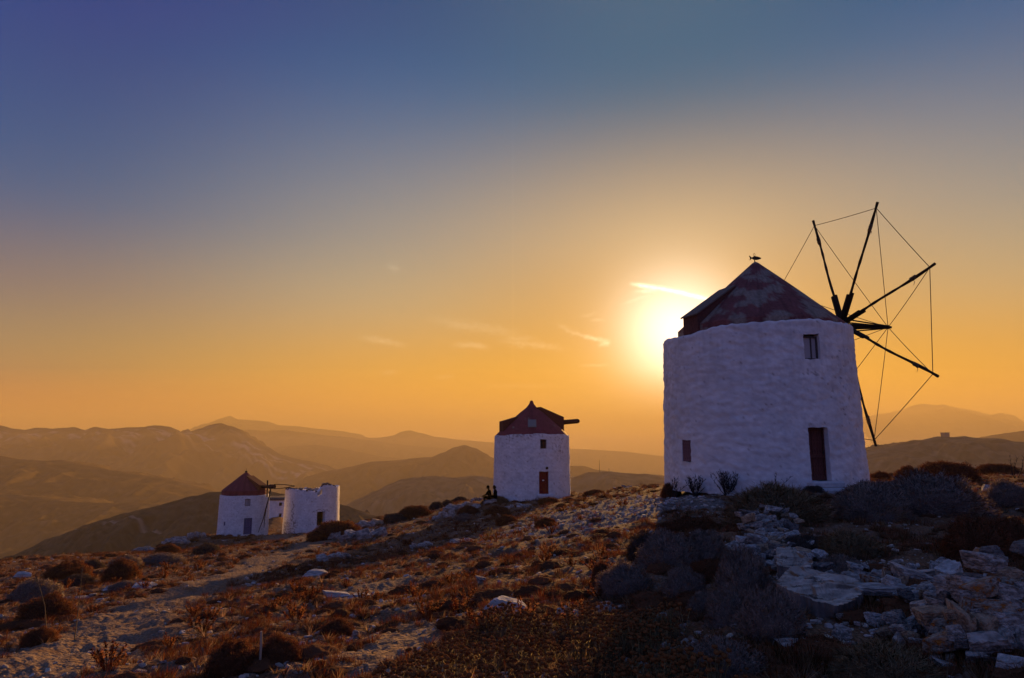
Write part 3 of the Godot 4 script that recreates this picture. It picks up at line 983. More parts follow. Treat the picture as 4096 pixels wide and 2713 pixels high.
	for k in 8:
		for e in [[tip, tips[k], 0.04], [tips[k], tips[(k + 1) % 8], 0.02]]:
			var g := Geo.new()
			var pts := []
			var rad := []
			for j in 7:
				var u := j / 6.0
				pts.append((e[0] as Vector3).lerp(e[1], u) + Vector3(0, -e[2] * 4.0 * u * (1.0 - u), 0))
				rad.append(0.013)
			g.tube(pts, rad, 5)
			part("rope", g.mesh(), M.rope, t)


func middle_windmill() -> void:
	var t := thing("windmill", MID, "middle white windmill with red door, plum roof and square grey hatch", "windmill", "whitewashed windmills on the ridge")
	var rim := func(a: float) -> float: return 0.05 * sin(a * 2.0 + 1.0) + 0.03 * sin(a * 9.0)
	var paint := func(a: float, y: float) -> float:
		var e := nz.get_noise_3d(a * 14.0, y * 4.5, 13.0) + 0.5 * nz.get_noise_3d(a * 34.0, y * 11.0, 18.0)
		var s := 0.9 * smoothstep(4.55, 5.1, y) * smoothstep(0.5, -0.2, a) * smoothstep(-1.4, -0.6, a) + 0.55 * smoothstep(0.4, 0.0, absf(a - 0.75)) * smoothstep(2.8, 4.0, y)
		return smoothstep(0.62, 0.9, e + s - 0.12) * 0.75
	tower(t, 5.15, 3.12, 3.02, [[0.15, 0.40, 0.66, 2.34, 0.16], [0.19, 0.36, 4.06, 4.72, 0.25]], rim, paint, 0.085, 0.036, 7.0, M.plaster, 0.6)
	plank_door(t, "door", 0.76, 1.67, at_wall(0.275, 2.93, 0.665), M.door_red, 4, "bright dark red door with a small white notice")
	small_window(t, "window", 0.50, 0.65, at_wall(0.275, 2.83, 4.065), M.red_frame, M.dark_pane)
	var pp := Geo.new()
	pp.box(Transform3D(), Vector3(0.15, 0.085, 0.01), 0.002)
	part("notice", pp.mesh(), M.paper, t).transform = at_wall(0.262, 3.005, 1.68)
	var lm := Geo.new()
	lm.tube([Vector3(0, 0, -0.1), Vector3(0, 0, 0.12)], [0.02, 0.02], 6)
	lathe(lm, [Vector2(0.01, 0.10), Vector2(0.10, 0.04), Vector2(0.11, -0.06), Vector2(0.02, -0.12)], 12, 8, func(_a, _u, _q): return Vector3(0.02, 0.02, 0.02))
	var lo := part("wall_lamp", lm.mesh(), M.iron, t)
	lo.transform = at_wall(0.35, 3.14, 2.62)
	lo.set_meta("label", "small dark unlit lamp above the door")
	var st := Geo.new()
	st.tint = Color(0.55, 0.54, 0.55)
	st.box(Transform3D(), Vector3(1.3, 0.25, 0.6), 0.06)
	part("doorstep", st.mesh(), M.plaster, t).transform = at_wall(0.3, 3.2, 0.5)
	var r := Geo.new()
	lathe(r, [Vector2(3.0, 5.08), Vector2(2.86, 5.2), Vector2(2.2, 5.86), Vector2(1.0, 6.92), Vector2(0.45, 7.35), Vector2(0.2, 7.66), Vector2(0.11, 7.92), Vector2(0.02, 7.95)], 72, 40, red_roof(0.62, 9.0), 0.01, 12)
	var ro := part("roof", r.mesh(), M.roof, t)
	var n := Vector3(0.94, 0, -0.34).normalized()
	for e in [[n, 2.66, 6.62, 1.0], [-n, 2.62, 6.22, 0.95]]:
		var d: Vector3 = e[0]
		var g := Geo.new()
		g.tint = Color(0.15, 0.045, 0.035)
		var y: float = e[2]
		g.prism(PackedVector2Array([Vector2(0.25, 5.4), Vector2(e[1], 5.15), Vector2(e[1], y), Vector2(0.6, y + (2.66 if y > 6.5 else 2.0) * 0.30), Vector2(0.25, y + 0.75)]), Transform3D(Basis(d, Vector3.UP, d.cross(Vector3.UP)), Vector3.ZERO), e[3])
		part("dormer", g.mesh(), M.roof, ro)
	var h := Geo.new()
	h.box(Transform3D(), Vector3(0.66, 0.86, 0.05), 0.01)
	h.box(Transform3D(Basis(), Vector3(0, 0, 0.03)), Vector3(0.52, 0.70, 0.03), 0.01)
	var ho := part("hatch", h.mesh(), M.grey_metal, ro)
	ho.transform = Transform3D(Basis(Vector3.UP, -0.02) * Basis(Vector3.RIGHT, -0.80), Vector3(-0.02, 6.02, 2.06))
	ho.set_meta("label", "square grey hatch on the roof slope")
	var s := Geo.new()
	s.tube([n * 2.3 + Vector3(0, 6.16, 0), n * 4.15 + Vector3(0, 6.32, 0), n * 4.27 + Vector3(0, 6.33, 0)], [0.20, 0.19, 0.12], 12)
	part("windshaft", s.mesh(), M.plum_wood, t)


func left_windmill() -> void:
	var t := thing("windmill", LEFT, "small leftmost white windmill with dark red cone roof and blue door", "windmill", "whitewashed windmills on the ridge")
	var rim := func(a: float) -> float: return 0.02 * sin(a * 5.0)
	var paint := func(a: float, y: float) -> float:
		return smoothstep(0.6, 0.9, nz.get_noise_3d(a * 12.0, y * 5.0, 23.0) + 0.2) * 0.4
	tower(t, 4.5, 2.74, 2.66, [[0.40, 0.71, 0.35, 2.1, 0.12], [0.385, 0.60, 3.4, 4.15, 0.18], [-0.49, -0.39, 1.3, 1.72, 0.12]], rim, paint, 0.085, 0.02, 17.0, M.plaster, 0.55)
	plank_door(t, "door", 0.82, 1.74, at_wall(0.555, 2.58, 0.355), M.door_blue, 4, "plain blue door")
	small_window(t, "window", 0.56, 0.74, at_wall(0.4925, 2.50, 3.405), M.old_wood, M.dull_pane)
	var sl := Geo.new()
	sl.box(Transform3D(), Vector3(0.27, 0.42, 0.03), 0.004)
	part("shutter", sl.mesh(), M.door_blue, t).transform = at_wall(-0.44, 2.61, 1.51)
	var r := Geo.new()
	lathe(r, [Vector2(2.5, 4.46), Vector2(2.5, 4.95), Vector2(2.52, 5.0), Vector2(0.12, 7.0), Vector2(0.04, 7.02)], 60, 30, red_roof(0.7, 29.0), 0.008, 16)
	var ro := part("roof", r.mesh(), M.roof_red, t)
	var c := Geo.new()
	c.tube([Vector3(0, 6.9, 0), Vector3(0, 7.16, 0)], [0.15, 0.13], 10)
	c.tube([Vector3(0, 7.15, 0), Vector3(0, 7.42, 0)], [0.02, 0.012], 6)
	part("finial", c.mesh(), M.iron, ro)
	var n := Vector3(0.92, 0, 0.39).normalized()
	var hd := Geo.new()
	hd.tint = Color(0.22, 0.07, 0.035)
	hd.prism(PackedVector2Array([Vector2(0.8, 4.5), Vector2(2.45, 4.5), Vector2(2.45, 5.55), Vector2(2.62, 5.60), Vector2(0.6, 6.62)]), Transform3D(Basis(n, Vector3.UP, n.cross(Vector3.UP)), Vector3.ZERO), 1.1)
	part("dormer", hd.mesh(), M.roof_red, ro)
	var bk := Geo.new()
	bk.box(Transform3D(Basis(n, Vector3.UP, n.cross(Vector3.UP)), -n * 2.55 + Vector3(0, 4.75, 0)), Vector3(0.5, 0.22, 0.3), 0.02)
	part("beam_end", bk.mesh(), M.dark_wood, t)
	var s := Geo.new()
	s.tube([n * 2.0 + Vector3(0, 5.38, 0), n * 3.6 + Vector3(0, 5.45, 0)], [0.17, 0.17], 10)
	s.tube([n * 3.6 + Vector3(0, 5.45, 0), n * 4.25 + Vector3(0, 5.48, 0)], [0.26, 0.24], 10)
	part("windshaft", s.mesh(), M.plum_wood, t)
	var hub := n * 4.2 + Vector3(0, 5.48, 0)
	for sg in [1.0, -1.0]:
		var g := Geo.new()
		var pts := []
		var rad := []
		for k in 9:
			var u := k / 8.0
			pts.append(hub + n * 2.9 * u + Vector3(0, sg * 0.24 * (1.0 - u * u) + 0.12 * u, 0))
			rad.append(0.045)
		g.tube(pts, rad, 6)
		part("boom_spar", g.mesh(), M.dark_wood, t)
	var a := Geo.new()
	a.tube([n * 3.25 + Vector3(0, 4.3, 0), n * 3.2 + Vector3(0, 6.15, 0)], [0.08, 0.09], 7)
	part("sail_spoke", a.mesh(), M.dark_wood, t)
	var b := Geo.new()
	var lp := n * 3.75
	b.tube([lp + Vector3(0, 5.2, 0.1), lp + Vector3(-0.15, 4.2, 0.15), lp + Vector3(-0.35, 3.2, 0.2), lp + Vector3(-0.55, 1.9, 0.45), lp + Vector3(-0.85, 0.55, 0.9)], [0.07, 0.06, 0.075, 0.05, 0.03], 7)
	b.tube([lp + Vector3(-0.35, 3.2, 0.2), lp + Vector3(-0.5, 2.0, 0.1), lp + Vector3(-0.45, 1.0, 0.3)], [0.05, 0.04, 0.03], 6)
	part("sail_spoke", b.mesh(), M.dark_wood, t)


func ruined_windmill() -> void:
	var t := thing("windmill", RUIN, "roofless white windmill with ragged broken rim, cracks and black doorway", "windmill", "whitewashed windmills on the ridge")
	var rim := func(a: float) -> float:
		var y := 0.10 - 0.17 * smoothstep(-0.1, 0.25, a) - 0.12 * smoothstep(0.3, 0.42, a)
		y += 0.72 * smoothstep(0.42, 0.72, a) - 0.2 * smoothstep(0.9, 1.4, a)
		y += 0.07 * nz.get_noise_2d(a * 9.0, 4.0) + 0.06 * nz.get_noise_2d(a * 24.0, 9.0)
		if a > 1.8 or a < -1.2:
			y = -0.12 + 0.15 * nz.get_noise_2d(a * 7.0, 14.0)
		return y
	var paint := func(a: float, y: float) -> float:
		var e := nz.get_noise_3d(a * 15.0, y * 4.5, 33.0) + 0.5 * nz.get_noise_3d(a * 36.0, y * 10.0, 38.0)
		var crack := absf(a + 0.42 + 0.10 * nz.get_noise_2d(y * 1.6, 5.0) + 0.03 * nz.get_noise_2d(y * 6.0, 2.0))
		var k := smoothstep(0.028, 0.012, crack) * smoothstep(1.3, 1.6, y) * smoothstep(4.4, 4.0, y)
		var lint := absf(y - 3.15 - 0.06 * nz.get_noise_2d(a * 12.0, 1.0) + 0.5 * pow((a - 0.62) / 0.35, 2.0) * 0.5)
		k = maxf(k, smoothstep(0.05, 0.02, lint) * smoothstep(0.38, 0.3, absf(a - 0.62)))
		var low := smoothstep(2.5, 1.6, y) * smoothstep(-0.1, -0.35, a) * smoothstep(-1.2, -0.8, a)
		return maxf(k, smoothstep(0.62, 0.75, e + low * 0.75 - 0.2) * 0.95)
	tower(t, 5.4, 3.30, 3.12, [[0.465, 0.77, 1.35, 2.95, 0.55], [0.45, 0.63, 4.75, 5.25, 0.5]], rim, paint, 0.085, 0.03, 27.0, M.plaster, 0.6)
	var dark := Geo.new()  # near-black shell added inside, its colour standing in for shade behind the doorway
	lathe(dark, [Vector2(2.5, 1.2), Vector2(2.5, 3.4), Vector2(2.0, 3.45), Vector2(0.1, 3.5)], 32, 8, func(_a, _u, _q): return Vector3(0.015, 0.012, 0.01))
	part("doorway_shade_shell", dark.mesh(), M.plain_v, t)
	var k := 0
	while k < 60:
		var a := rnd(-1.15, 1.5)
		var y: float = 5.38 + rim.call(a)
		if a > 0.28 and a < 0.42:
			k += 1
			continue
		var o := part("rubble_stone", rock_meshes[k % rock_meshes.size()], M.rock_dark, t)
		o.transform = Transform3D(Basis(Vector3.UP, rnd(0, TAU)).scaled(Vector3(rnd(0.2, 0.42), rnd(0.14, 0.28), rnd(0.2, 0.4))), Vector3(sin(a) * rnd(2.75, 3.05), y + 0.03 + (0.1 if a > 0.45 and a < 1.0 else 0.0), cos(a) * rnd(2.75, 3.05)))
		k += 1


func far_windmill() -> void:
	var t := thing("windmill", Vector3(-37.5, -11.6, -112.0), "farthest white windmill half hidden between the two small ones", "windmill", "whitewashed windmills on the ridge")
	var rim := func(a: float) -> float: return 0.06 * sin(a * 4.0)
	tower(t, 4.7, 2.7, 2.62, [[0.40, 0.56, 3.75, 4.25, 0.3], [0.42, 0.58, 2.1, 2.6, 0.3]], rim, func(_a, _y): return 0.0, 0.12, 0.015, 37.0, M.plaster, 0.5)
	var r := Geo.new()
	lathe(r, [Vector2(2.75, 4.62), Vector2(2.8, 4.78), Vector2(2.2, 5.0), Vector2(0.1, 5.15)], 40, 10, func(_a, _u, q): return Vector3(0.10, 0.07, 0.06) * (1.0 + 0.4 * nf.get_noise_3d(q.x * 3.0, q.y * 3.0, q.z * 3.0)))
	part("roof", r.mesh(), M.plain_v, t)


# ---------------------------------------------------------------- stones
var rock_meshes := []


func rock_mesh(sd: int, flat := 1.0, sub := 3) -> ArrayMesh:
	var r := RandomNumberGenerator.new()
	r.seed = 900 + sd
	var t := (1.0 + sqrt(5.0)) * 0.5
	var v: Array = []
	for q in [[-1, t, 0], [1, t, 0], [-1, -t, 0], [1, -t, 0], [0, -1, t], [0, 1, t], [0, -1, -t], [0, 1, -t], [t, 0, -1], [t, 0, 1], [-t, 0, -1], [-t, 0, 1]]:
		v.append(Vector3(q[0], q[1], q[2]).normalized())
	var f := [[0, 11, 5], [0, 5, 1], [0, 1, 7], [0, 7, 10], [0, 10, 11], [1, 5, 9], [5, 11, 4], [11, 10, 2], [10, 7, 6], [7, 1, 8], [3, 9, 4], [3, 4, 2], [3, 2, 6], [3, 6, 8], [3, 8, 9], [4, 9, 5], [2, 4, 11], [6, 2, 10], [8, 6, 7], [9, 8, 1]]
	for s in sub:
		var mid := {}
		var nfc := []
		for e in f:
			var m := []
			for k in 3:
				var a: int = mini(e[k], e[(k + 1) % 3])
				var b: int = maxi(e[k], e[(k + 1) % 3])
				var key := a * 100000 + b
				if not mid.has(key):
					mid[key] = v.size()
					v.append(((v[a] + v[b]) * 0.5).normalized())
				m.append(mid[key])
			nfc.append_array([[e[0], m[0], m[2]], [e[1], m[1], m[0]], [e[2], m[2], m[1]], m])
		f = nfc
	var planes := []
	for k in 11:
		var d := Vector3(r.randfn(), r.randfn(), r.randfn()).normalized()
		var far := r.randf_range(0.52, 0.72)
		if k < 6:   # six rough sides, then broken corners
			var ax := Vector3.ZERO
			ax[k / 2] = 1.0 if k % 2 == 0 else -1.0
			d = (ax + d * 0.42).normalized()
			far = r.randf_range(0.40, 0.56) * (0.8 if k / 2 == 1 else 1.0)
		planes.append([d, far])
	var p := PackedVector3Array()
	var lo := Vector3.ONE * 9.0
	var hi := -lo
	for q in v:
		var rad := 1.1
		for e in planes:
			var c: float = q.dot(e[0])
			if c > 0.05:
				rad = minf(rad, e[1] / c)
		var w: Vector3 = q * rad
		w += q * 0.022 * nz.get_noise_3d(q.x * 5.0 + sd * 9.0, q.y * 5.0, q.z * 5.0)
		w.y *= flat
		p.append(w)
		lo = lo.min(w)
		hi = hi.max(w)
	var g := Geo.new()
	for k in p.size():
		p[k] = (p[k] - (lo + hi) * 0.5) / (hi - lo)
	for e in f:
		g.poly([p[e[0]], p[e[1]], p[e[2]]], Vector3.ZERO)
	return g.mesh()


func stone_mat(k: String) -> Material:
	match k:
		"worn": return M.rock_worn
		"pale": return M.rock_pale
		"blue": return M.rock_blue
		"tan": return M.rock_tan
		"lich": return M.rock_lichen
		"dark": return M.rock_dark
	return M.rock_grey


func make_rocks() -> void:
	var rocks := [
		[-0.09, -8.42, 0.60, 0.20, "pale", "long knobbly white boulder in the middle foreground"],
		[-0.01, -7.76, 0.23, 0.14, "pale", "white rock just in front of the long white boulder"],
		[0.16, -7.60, 0.13, 0.08, "pale", "white rock among the seed heads, right of the long boulder"],
		[0.34, -7.47, 0.16, 0.06, "pale", "flat white rock edged by seed heads"],
		[-0.50, -11.44, 0.16, 0.14, "grey", "round grey stone on the open slope above the long boulder"],
		[1.04, -7.95, 0.20, 0.15, "grey", "dark grey rock under the thicket with pale flakes before it"],
		[0.79, -8.04, 0.26, 0.10, "pale", "low pale outcrop left of the dark grey rock"],
		[0.84, -7.39, 0.12, 0.11, "pale", "white pitted stone at the edge of the seed heads"],
		[0.55, -8.22, 0.11, 0.08, "pale", "small pale stone between the long boulder and the outcrop"],
		[1.15, -7.71, 0.13, 0.03, "pale", "thin pale flake lying before the dark grey rock"],
		[-3.82, -29.65, 1.05, 0.33, "pale", "flat white slab on the sunlit slope below the ledge"],
		[-10.21, -48.75, 1.98, 0.77, "grey", "grey outcrop at the left end of the ledge, upper one"],
		[-8.43, -40.01, 2.54, 0.89, "grey", "large grey outcrop below the left end of the ledge"],
		[-4.46, -46.57, 1.59, 0.63, "grey", "grey outcrop block on the ledge below the couple"],
		[-3.76, -51.41, 2.41, 0.61, "grey", "long grey outcrop on the skyline left of the couple"],
		[-1.98, -28.22, 0.97, 0.27, "pale", "pale flat stone patch right of the flat white slab"],
		[0.48, -47.22, 1.80, 0.37, "pale", "pale low rock before the middle windmill"],
		[7.65, -48.06, 1.22, 0.30, "grey", "flat grey rock on the skyline between the two windmills"],
		[-2.78, -57.17, 1.23, 0.45, "grey", "grey rock beside the seat of the couple"],
		[-2.88, -13.16, 0.45, 0.08, "pale", "thin sunlit slab on the pale bare patch"],
		[-1.92, -8.81, 0.12, 0.13, "grey", "grey stone beside the pale bare patch"],
		[-11.29, -21.68, 0.66, 0.27, "pale", "pale rock right of the roundest rust cushion"],
		[-7.24, -28.82, 1.31, 0.46, "pale", "pale rock slab above the centre of the slope"],
		[-5.46, -19.52, 0.67, 0.19, "pale", "pale slab left of the pale bare patch"],
		[-3.33, -13.45, 0.53, 0.11, "pale", "low pale slab at the top of the bare patch"],
		[-20.11, -29.01, 0.81, 0.23, "pale", "pale rock at the left edge on the ridge"],
		[-13.18, -20.71, 0.24, 0.26, "grey", "grey stone standing near the left edge"],
		[-12.33, -21.92, 0.58, 0.16, "pale", "pale rock below the small grey cushion"],
		[-12.34, -20.20, 1.02, 0.19, "pale", "row of pale low rock near the left edge"],
		[-32.54, -68.64, 2.70, 0.76, "grey", "grey rock ledge on the ridge left of the roofed small windmill"],
		[-33.50, -74.85, 2.09, 0.89, "grey", "grey rock nearest the roofed small windmill"],
		[-31.49, -61.03, 1.93, 0.48, "grey", "grey rock on the left ridge line"],
		[-10.58, -41.93, 0.85, 0.60, "pale", "rounded pale rock below the big rust shrub of the ruin"],
		[-27.93, -85.07, 0.86, 0.61, "pale", "small white rock between the two small windmills"],
		[2.64, -5.73, 0.15, 0.13, "grey", "single round grey stone in front of the flat slab"],
		[2.20, -5.38, 0.34, 0.09, "grey", "flat half buried rock at the bottom, right of the grey cushions"],
		[5.43, -8.85, 0.25, 0.06, "pale", "pale flat stone behind the rubble, first of three"],
		[5.81, -9.59, 0.23, 0.06, "pale", "pale flat stone behind the rubble, farthest of three"],
		[6.22, -10.62, 0.27, 0.07, "pale", "pale flat stone in the dirt below the widest grey mound"],
		[10.86, -16.74, 0.38, 0.29, "tan", "tan stone at the right, among the grey mounds"],
		[7.65, -15.40, 0.68, 0.46, "grey", "grey block pile between olive bush and grey mound"],
		[7.07, -22.53, 0.29, 0.18, "pale", "white stone at the foot of the big windmill"],
		[14.15, -19.76, 0.63, 0.25, "grey", "grey rock on the right skyline below the bushes"],
		[14.48, -21.11, 0.54, 0.23, "grey", "grey rock on the right skyline, left one"],
	]
	for q in rocks:
		if q[2] > 0.85:   # an outcrop: several blocks that belong together
			var cl := thing("outcrop", ground_point(q[0], q[1]), q[5], "rock", "loose rocks on the hilltop")
			var cnt := 5 + int(q[2] * 2.0)
			for k in cnt:
				var u := (k + 0.5) / cnt - 0.5
				var b := part("block", rock_meshes[rng.randi() % rock_meshes.size()], stone_mat(["worn", "worn", "tan", "worn", q[4]][k % 5]), cl)
				var hh: float = q[3] * rnd(0.55, 1.05) * (1.0 - 0.9 * u * u)
				var ww: float = q[2] * rnd(0.22, 0.5)
				var bx: float = u * q[2] * 0.85
				var bz: float = rnd(-0.25, 0.15) * q[2]
				b.transform = Transform3D(Basis(Vector3.UP, rnd(-0.6, 0.6)) * Basis(Vector3.FORWARD, rnd(-0.25, 0.25)) * Basis.from_scale(Vector3(ww, hh, ww * rnd(0.6, 0.9))), Vector3(bx, ground_y(q[0] + bx, q[1] + bz) - cl.position.y + hh * 0.25, bz))
			continue
		var o := part("rock", rock_meshes[rng.randi() % rock_meshes.size()], stone_mat("worn" if q[4] == "grey" else q[4]))
		var p := ground_point(q[0], q[1])
		var dp: float = q[2] * rnd(0.55, 0.85)
		o.transform = Transform3D(Basis(Vector3.UP, rnd(-0.3, 0.3)) * Basis(Vector3.FORWARD, rnd(-0.1, 0.1)) * Basis.from_scale(Vector3(q[2] * 1.06, q[3] * 1.0, dp)), p + Vector3(0, q[3] * 0.34, -dp * 0.3))
		tag(o, q[5], "rock", "loose rocks on the hilltop")
	var heap := [
		[4.20, -7.34, 0.41, 0.20, "grey"],
		[4.51, -8.08, 0.71, 0.13, "grey"],
		[4.84, -7.80, 0.34, 0.22, "pale"],
		[4.55, -7.42, 0.19, 0.17, "blue"],
		[4.23, -8.19, 0.25, 0.13, "blue"],
		[3.63, -7.52, 0.33, 0.20, "grey"],
		[3.98, -7.78, 0.16, 0.09, "blue"],
		[3.56, -6.71, 0.50, 0.12, "blue"],
		[3.59, -7.05, 0.17, 0.15, "lich"],
		[3.90, -6.78, 0.16, 0.13, "grey"],
		[3.66, -6.41, 0.25, 0.16, "blue"],
		[3.99, -6.72, 0.18, 0.11, "blue"],
		[3.90, -6.27, 0.15, 0.20, "tan"],
		[3.61, -5.99, 0.13, 0.15, "lich"],
		[3.37, -5.93, 0.32, 0.14, "blue"],
		[3.19, -5.90, 0.10, 0.17, "blue"],
		[3.07, -5.99, 0.18, 0.11, "pale"],
		[3.06, -5.56, 0.21, 0.13, "grey"],
		[3.05, -5.84, 0.16, 0.09, "tan"],
		[3.34, -5.56, 0.19, 0.14, "blue"],
		[3.05, -5.36, 0.15, 0.10, "grey"],
		[3.08, -5.10, 0.23, 0.19, "lich"],
		[2.98, -4.92, 0.17, 0.06, "grey"],
		[3.21, -5.44, 0.12, 0.07, "blue"],
		[4.73, -8.40, 0.11, 0.10, "pale"],
		[4.95, -8.28, 0.12, 0.10, "blue"],
		[4.60, -7.31, 0.17, 0.11, "tan"],
		[4.45, -7.03, 0.19, 0.09, "blue"],
		[4.01, -7.56, 0.16, 0.20, "lich"],
		[3.95, -7.21, 0.13, 0.16, "tan"],
		[3.44, -7.68, 0.14, 0.08, "blue"],
		[3.71, -8.11, 0.14, 0.09, "blue"],
		[3.64, -8.18, 0.15, 0.17, "blue"],
		[3.35, -7.35, 0.12, 0.06, "grey"],
		[3.47, -8.02, 0.10, 0.08, "blue"],
		[3.33, -7.66, 0.08, 0.05, "tan"],
		[3.30, -7.70, 0.09, 0.04, "grey"],
		[3.32, -7.04, 0.11, 0.10, "dark"],
		[3.29, -5.90, 0.11, 0.09, "pale"],
		[3.55, -6.47, 0.09, 0.08, "tan"],
		[4.25, -6.60, 0.14, 0.12, "blue"],
		[3.34, -5.75, 0.12, 0.09, "grey"],
		[3.74, -11.20, 0.31, 0.19, "grey"],
		[4.15, -11.31, 0.28, 0.16, "tan"],
		[4.17, -10.69, 0.29, 0.16, "tan"],
		[4.16, -10.35, 0.19, 0.12, "blue"],
		[3.86, -10.27, 0.17, 0.09, "pale"],
		[3.72, -10.61, 0.25, 0.11, "blue"],
		[3.51, -10.16, 0.28, 0.08, "blue"],
		[3.51, -9.57, 0.29, 0.11, "blue"],
		[3.65, -9.44, 0.14, 0.11, "lich"],
		[3.85, -9.58, 0.24, 0.11, "blue"],
		[3.70, -8.85, 0.33, 0.14, "tan"],
		[3.37, -9.75, 0.16, 0.07, "tan"],
		[3.22, -9.89, 0.15, 0.10, "blue"],
		[3.16, -10.22, 0.12, 0.08, "pale"],
		[3.56, -9.29, 0.10, 0.07, "blue"],
		[3.63, -8.43, 0.18, 0.13, "blue"],
		[3.54, -7.98, 0.11, 0.16, "blue"],
		[3.80, -9.38, 0.11, 0.07, "pale"],
		[3.94, -10.93, 0.19, 0.08, "pale"],
		[5.26, -13.98, 0.29, 0.17, "pale"],
		[4.93, -13.04, 0.21, 0.19, "blue"],
		[5.24, -13.29, 0.23, 0.22, "tan"],
		[4.53, -12.48, 0.35, 0.18, "blue"],
		[4.50, -13.02, 0.27, 0.19, "blue"],
		[4.20, -12.60, 0.23, 0.15, "blue"],
		[4.76, -13.41, 0.25, 0.16, "grey"],
		[3.81, -11.38, 0.32, 0.16, "pale"],
		[4.18, -11.41, 0.35, 0.14, "grey"],
		[4.18, -10.74, 0.33, 0.15, "tan"],
	]
	var h := thing("rubble_heap", ground_point(3.6, -7.2), "heap of tumbled grey and tan stones beside the flat slab", "rubble heap")
	var base := h.position
	for q in heap:
		var o := part("stone", rock_meshes[rng.randi() % rock_meshes.size()], stone_mat(q[4]), h)
		var p := ground_point(q[0], q[1])
		var dp: float = minf(q[2], maxf(q[3] * 1.3, q[2] * 0.7)) * rnd(0.8, 1.1)
		o.transform = Transform3D(Basis(Vector3.UP, rnd(-0.5, 0.5)) * Basis(Vector3.FORWARD, rnd(-0.22, 0.22)) * Basis(Vector3.RIGHT, rnd(-0.2, 0.2)) * Basis.from_scale(Vector3(q[2] * 1.08, q[3] * 1.12, dp)), p + Vector3(0, q[3] * 0.46, -dp * 0.2) - base)
	var line := [Vector2(5.2, -13.5), Vector2(4.7, -12.8), Vector2(4.15, -11.7), Vector2(4.05, -10.8), Vector2(3.8, -9.9), Vector2(3.8, -9.1), Vector2(3.9, -8.3), Vector2(4.2, -7.6), Vector2(3.9, -6.7), Vector2(3.7, -6.0), Vector2(3.4, -5.5)]
	for k in 226:
		var u := rng.randf() * (line.size() - 1.001)
		var a: Vector2 = line[int(u)].lerp(line[int(u) + 1], u - int(u)) + Vector2(rng.randfn(0, 0.27), rng.randfn(0, 0.28))
		if Vector2(a.x - 2.95, a.y + 6.85).length() < 0.62:
			continue
		var s := rnd(0.06, 0.17) * (1.35 if a.y < -9.0 else 1.0)
		var o := part("stone", rock_meshes[rng.randi() % rock_meshes.size()], stone_mat(["blue", "grey", "blue", "tan", "grey", "pale", "dark"][rng.randi() % 7]), h)
		o.transform = Transform3D(Basis(Vector3.UP, rnd(0, TAU)) * Basis(Vector3.FORWARD, rnd(-0.3, 0.3)) * Basis.from_scale(Vector3(s * rnd(1.0, 1.6), s * rnd(0.5, 0.85), s)), ground_point(a.x, a.y) + Vector3(0, s * 0.25 + rng.randf() * (0.34 if a.y < -12.3 else 0.12), 0) - base)
	var wall := [
		[3.44, 0.54, -5.17, 0.24, 0.21, "lich"],
		[3.45, 0.44, -5.09, 0.28, 0.15, "lich"],
		[3.62, 0.53, -5.16, 0.18, 0.15, "grey"],
		[3.30, 0.45, -5.10, 0.08, 0.12, "lich"],
		[3.20, 0.38, -5.03, 0.10, 0.22, "tan"],
		[3.23, 0.33, -4.98, 0.09, 0.13, "tan"],
		[3.34, 0.34, -4.99, 0.18, 0.17, "tan"],
		[3.50, 0.37, -5.01, 0.20, 0.14, "grey"],
		[3.28, 0.24, -4.89, 0.28, 0.19, "grey"],
		[3.41, 0.24, -4.89, 0.14, 0.19, "grey"],
		[3.10, 0.30, -4.95, 0.12, 0.11, "grey"],
		[3.15, 0.39, -5.04, 0.09, 0.09, "tan"],
		[3.60, 0.44, -5.08, 0.14, 0.18, "grey"],
		[3.70, 0.58, -5.21, 0.14, 0.08, "lich"],
		[3.31, 0.51, -5.15, 0.11, 0.09, "grey"],
		[3.69, 0.50, -5.14, 0.11, 0.15, "grey"],
		[3.33, 0.41, -5.05, 0.08, 0.08, "grey"],
		[3.56, 0.33, -4.98, 0.13, 0.13, "grey"],
		[3.16, 0.18, -4.82, 0.17, 0.07, "grey"],
		[3.28, 0.15, -4.79, 0.18, 0.09, "dark"],
		[3.12, 0.24, -4.88, 0.10, 0.10, "dark"],
		[3.43, 0.19, -4.83, 0.13, 0.16, "dark"],
		[3.78, 0.54, -5.17, 0.14, 0.14, "grey"],
		[3.69, 0.42, -5.07, 0.14, 0.16, "lich"],
		[3.58, 0.28, -4.93, 0.15, 0.19, "grey"],
	]
	var w := thing("dry_stone_wall", ground_point(3.6, -4.9), "broken end of a lichen spotted dry stone wall, bottom right", "stone wall")
	base = w.position
	for q in wall:
		var o := part("stone", rock_meshes[rng.randi() % rock_meshes.size()], stone_mat("worn" if q[5] == "grey" else q[5]), w)
		o.transform = Transform3D(Basis(Vector3.UP, rnd(-0.3, 0.3)) * Basis(Vector3.FORWARD, rnd(-0.2, 0.2)) * Basis.from_scale(Vector3(q[3] * 1.05, q[4] * 1.05, maxf(q[3], q[4]) * rnd(0.85, 1.1))), Vector3(q[0], q[1], q[2] - 0.1) - base)
	for k in 70:   # the heart of the wall, behind its face
		var x := rnd(3.25, 4.6)
		var top := 0.22 + 0.42 * smoothstep(3.25, 3.75, x)
		var y := rnd(0.0, 1.0)
		var s := rnd(0.14, 0.24)
		var o := part("stone", rock_meshes[rng.randi() % rock_meshes.size()], stone_mat(["worn", "lich", "tan", "dark", "worn"][rng.randi() % 5]), w)
		o.transform = Transform3D(Basis(Vector3.UP, rnd(0, TAU)) * Basis.from_scale(Vector3(s * 1.35, s * 0.8, s)), Vector3(x, ground_y(x, -5.2) + y * top, -5.35 + rnd(-0.3, 0.12) - y * 0.1) - base)
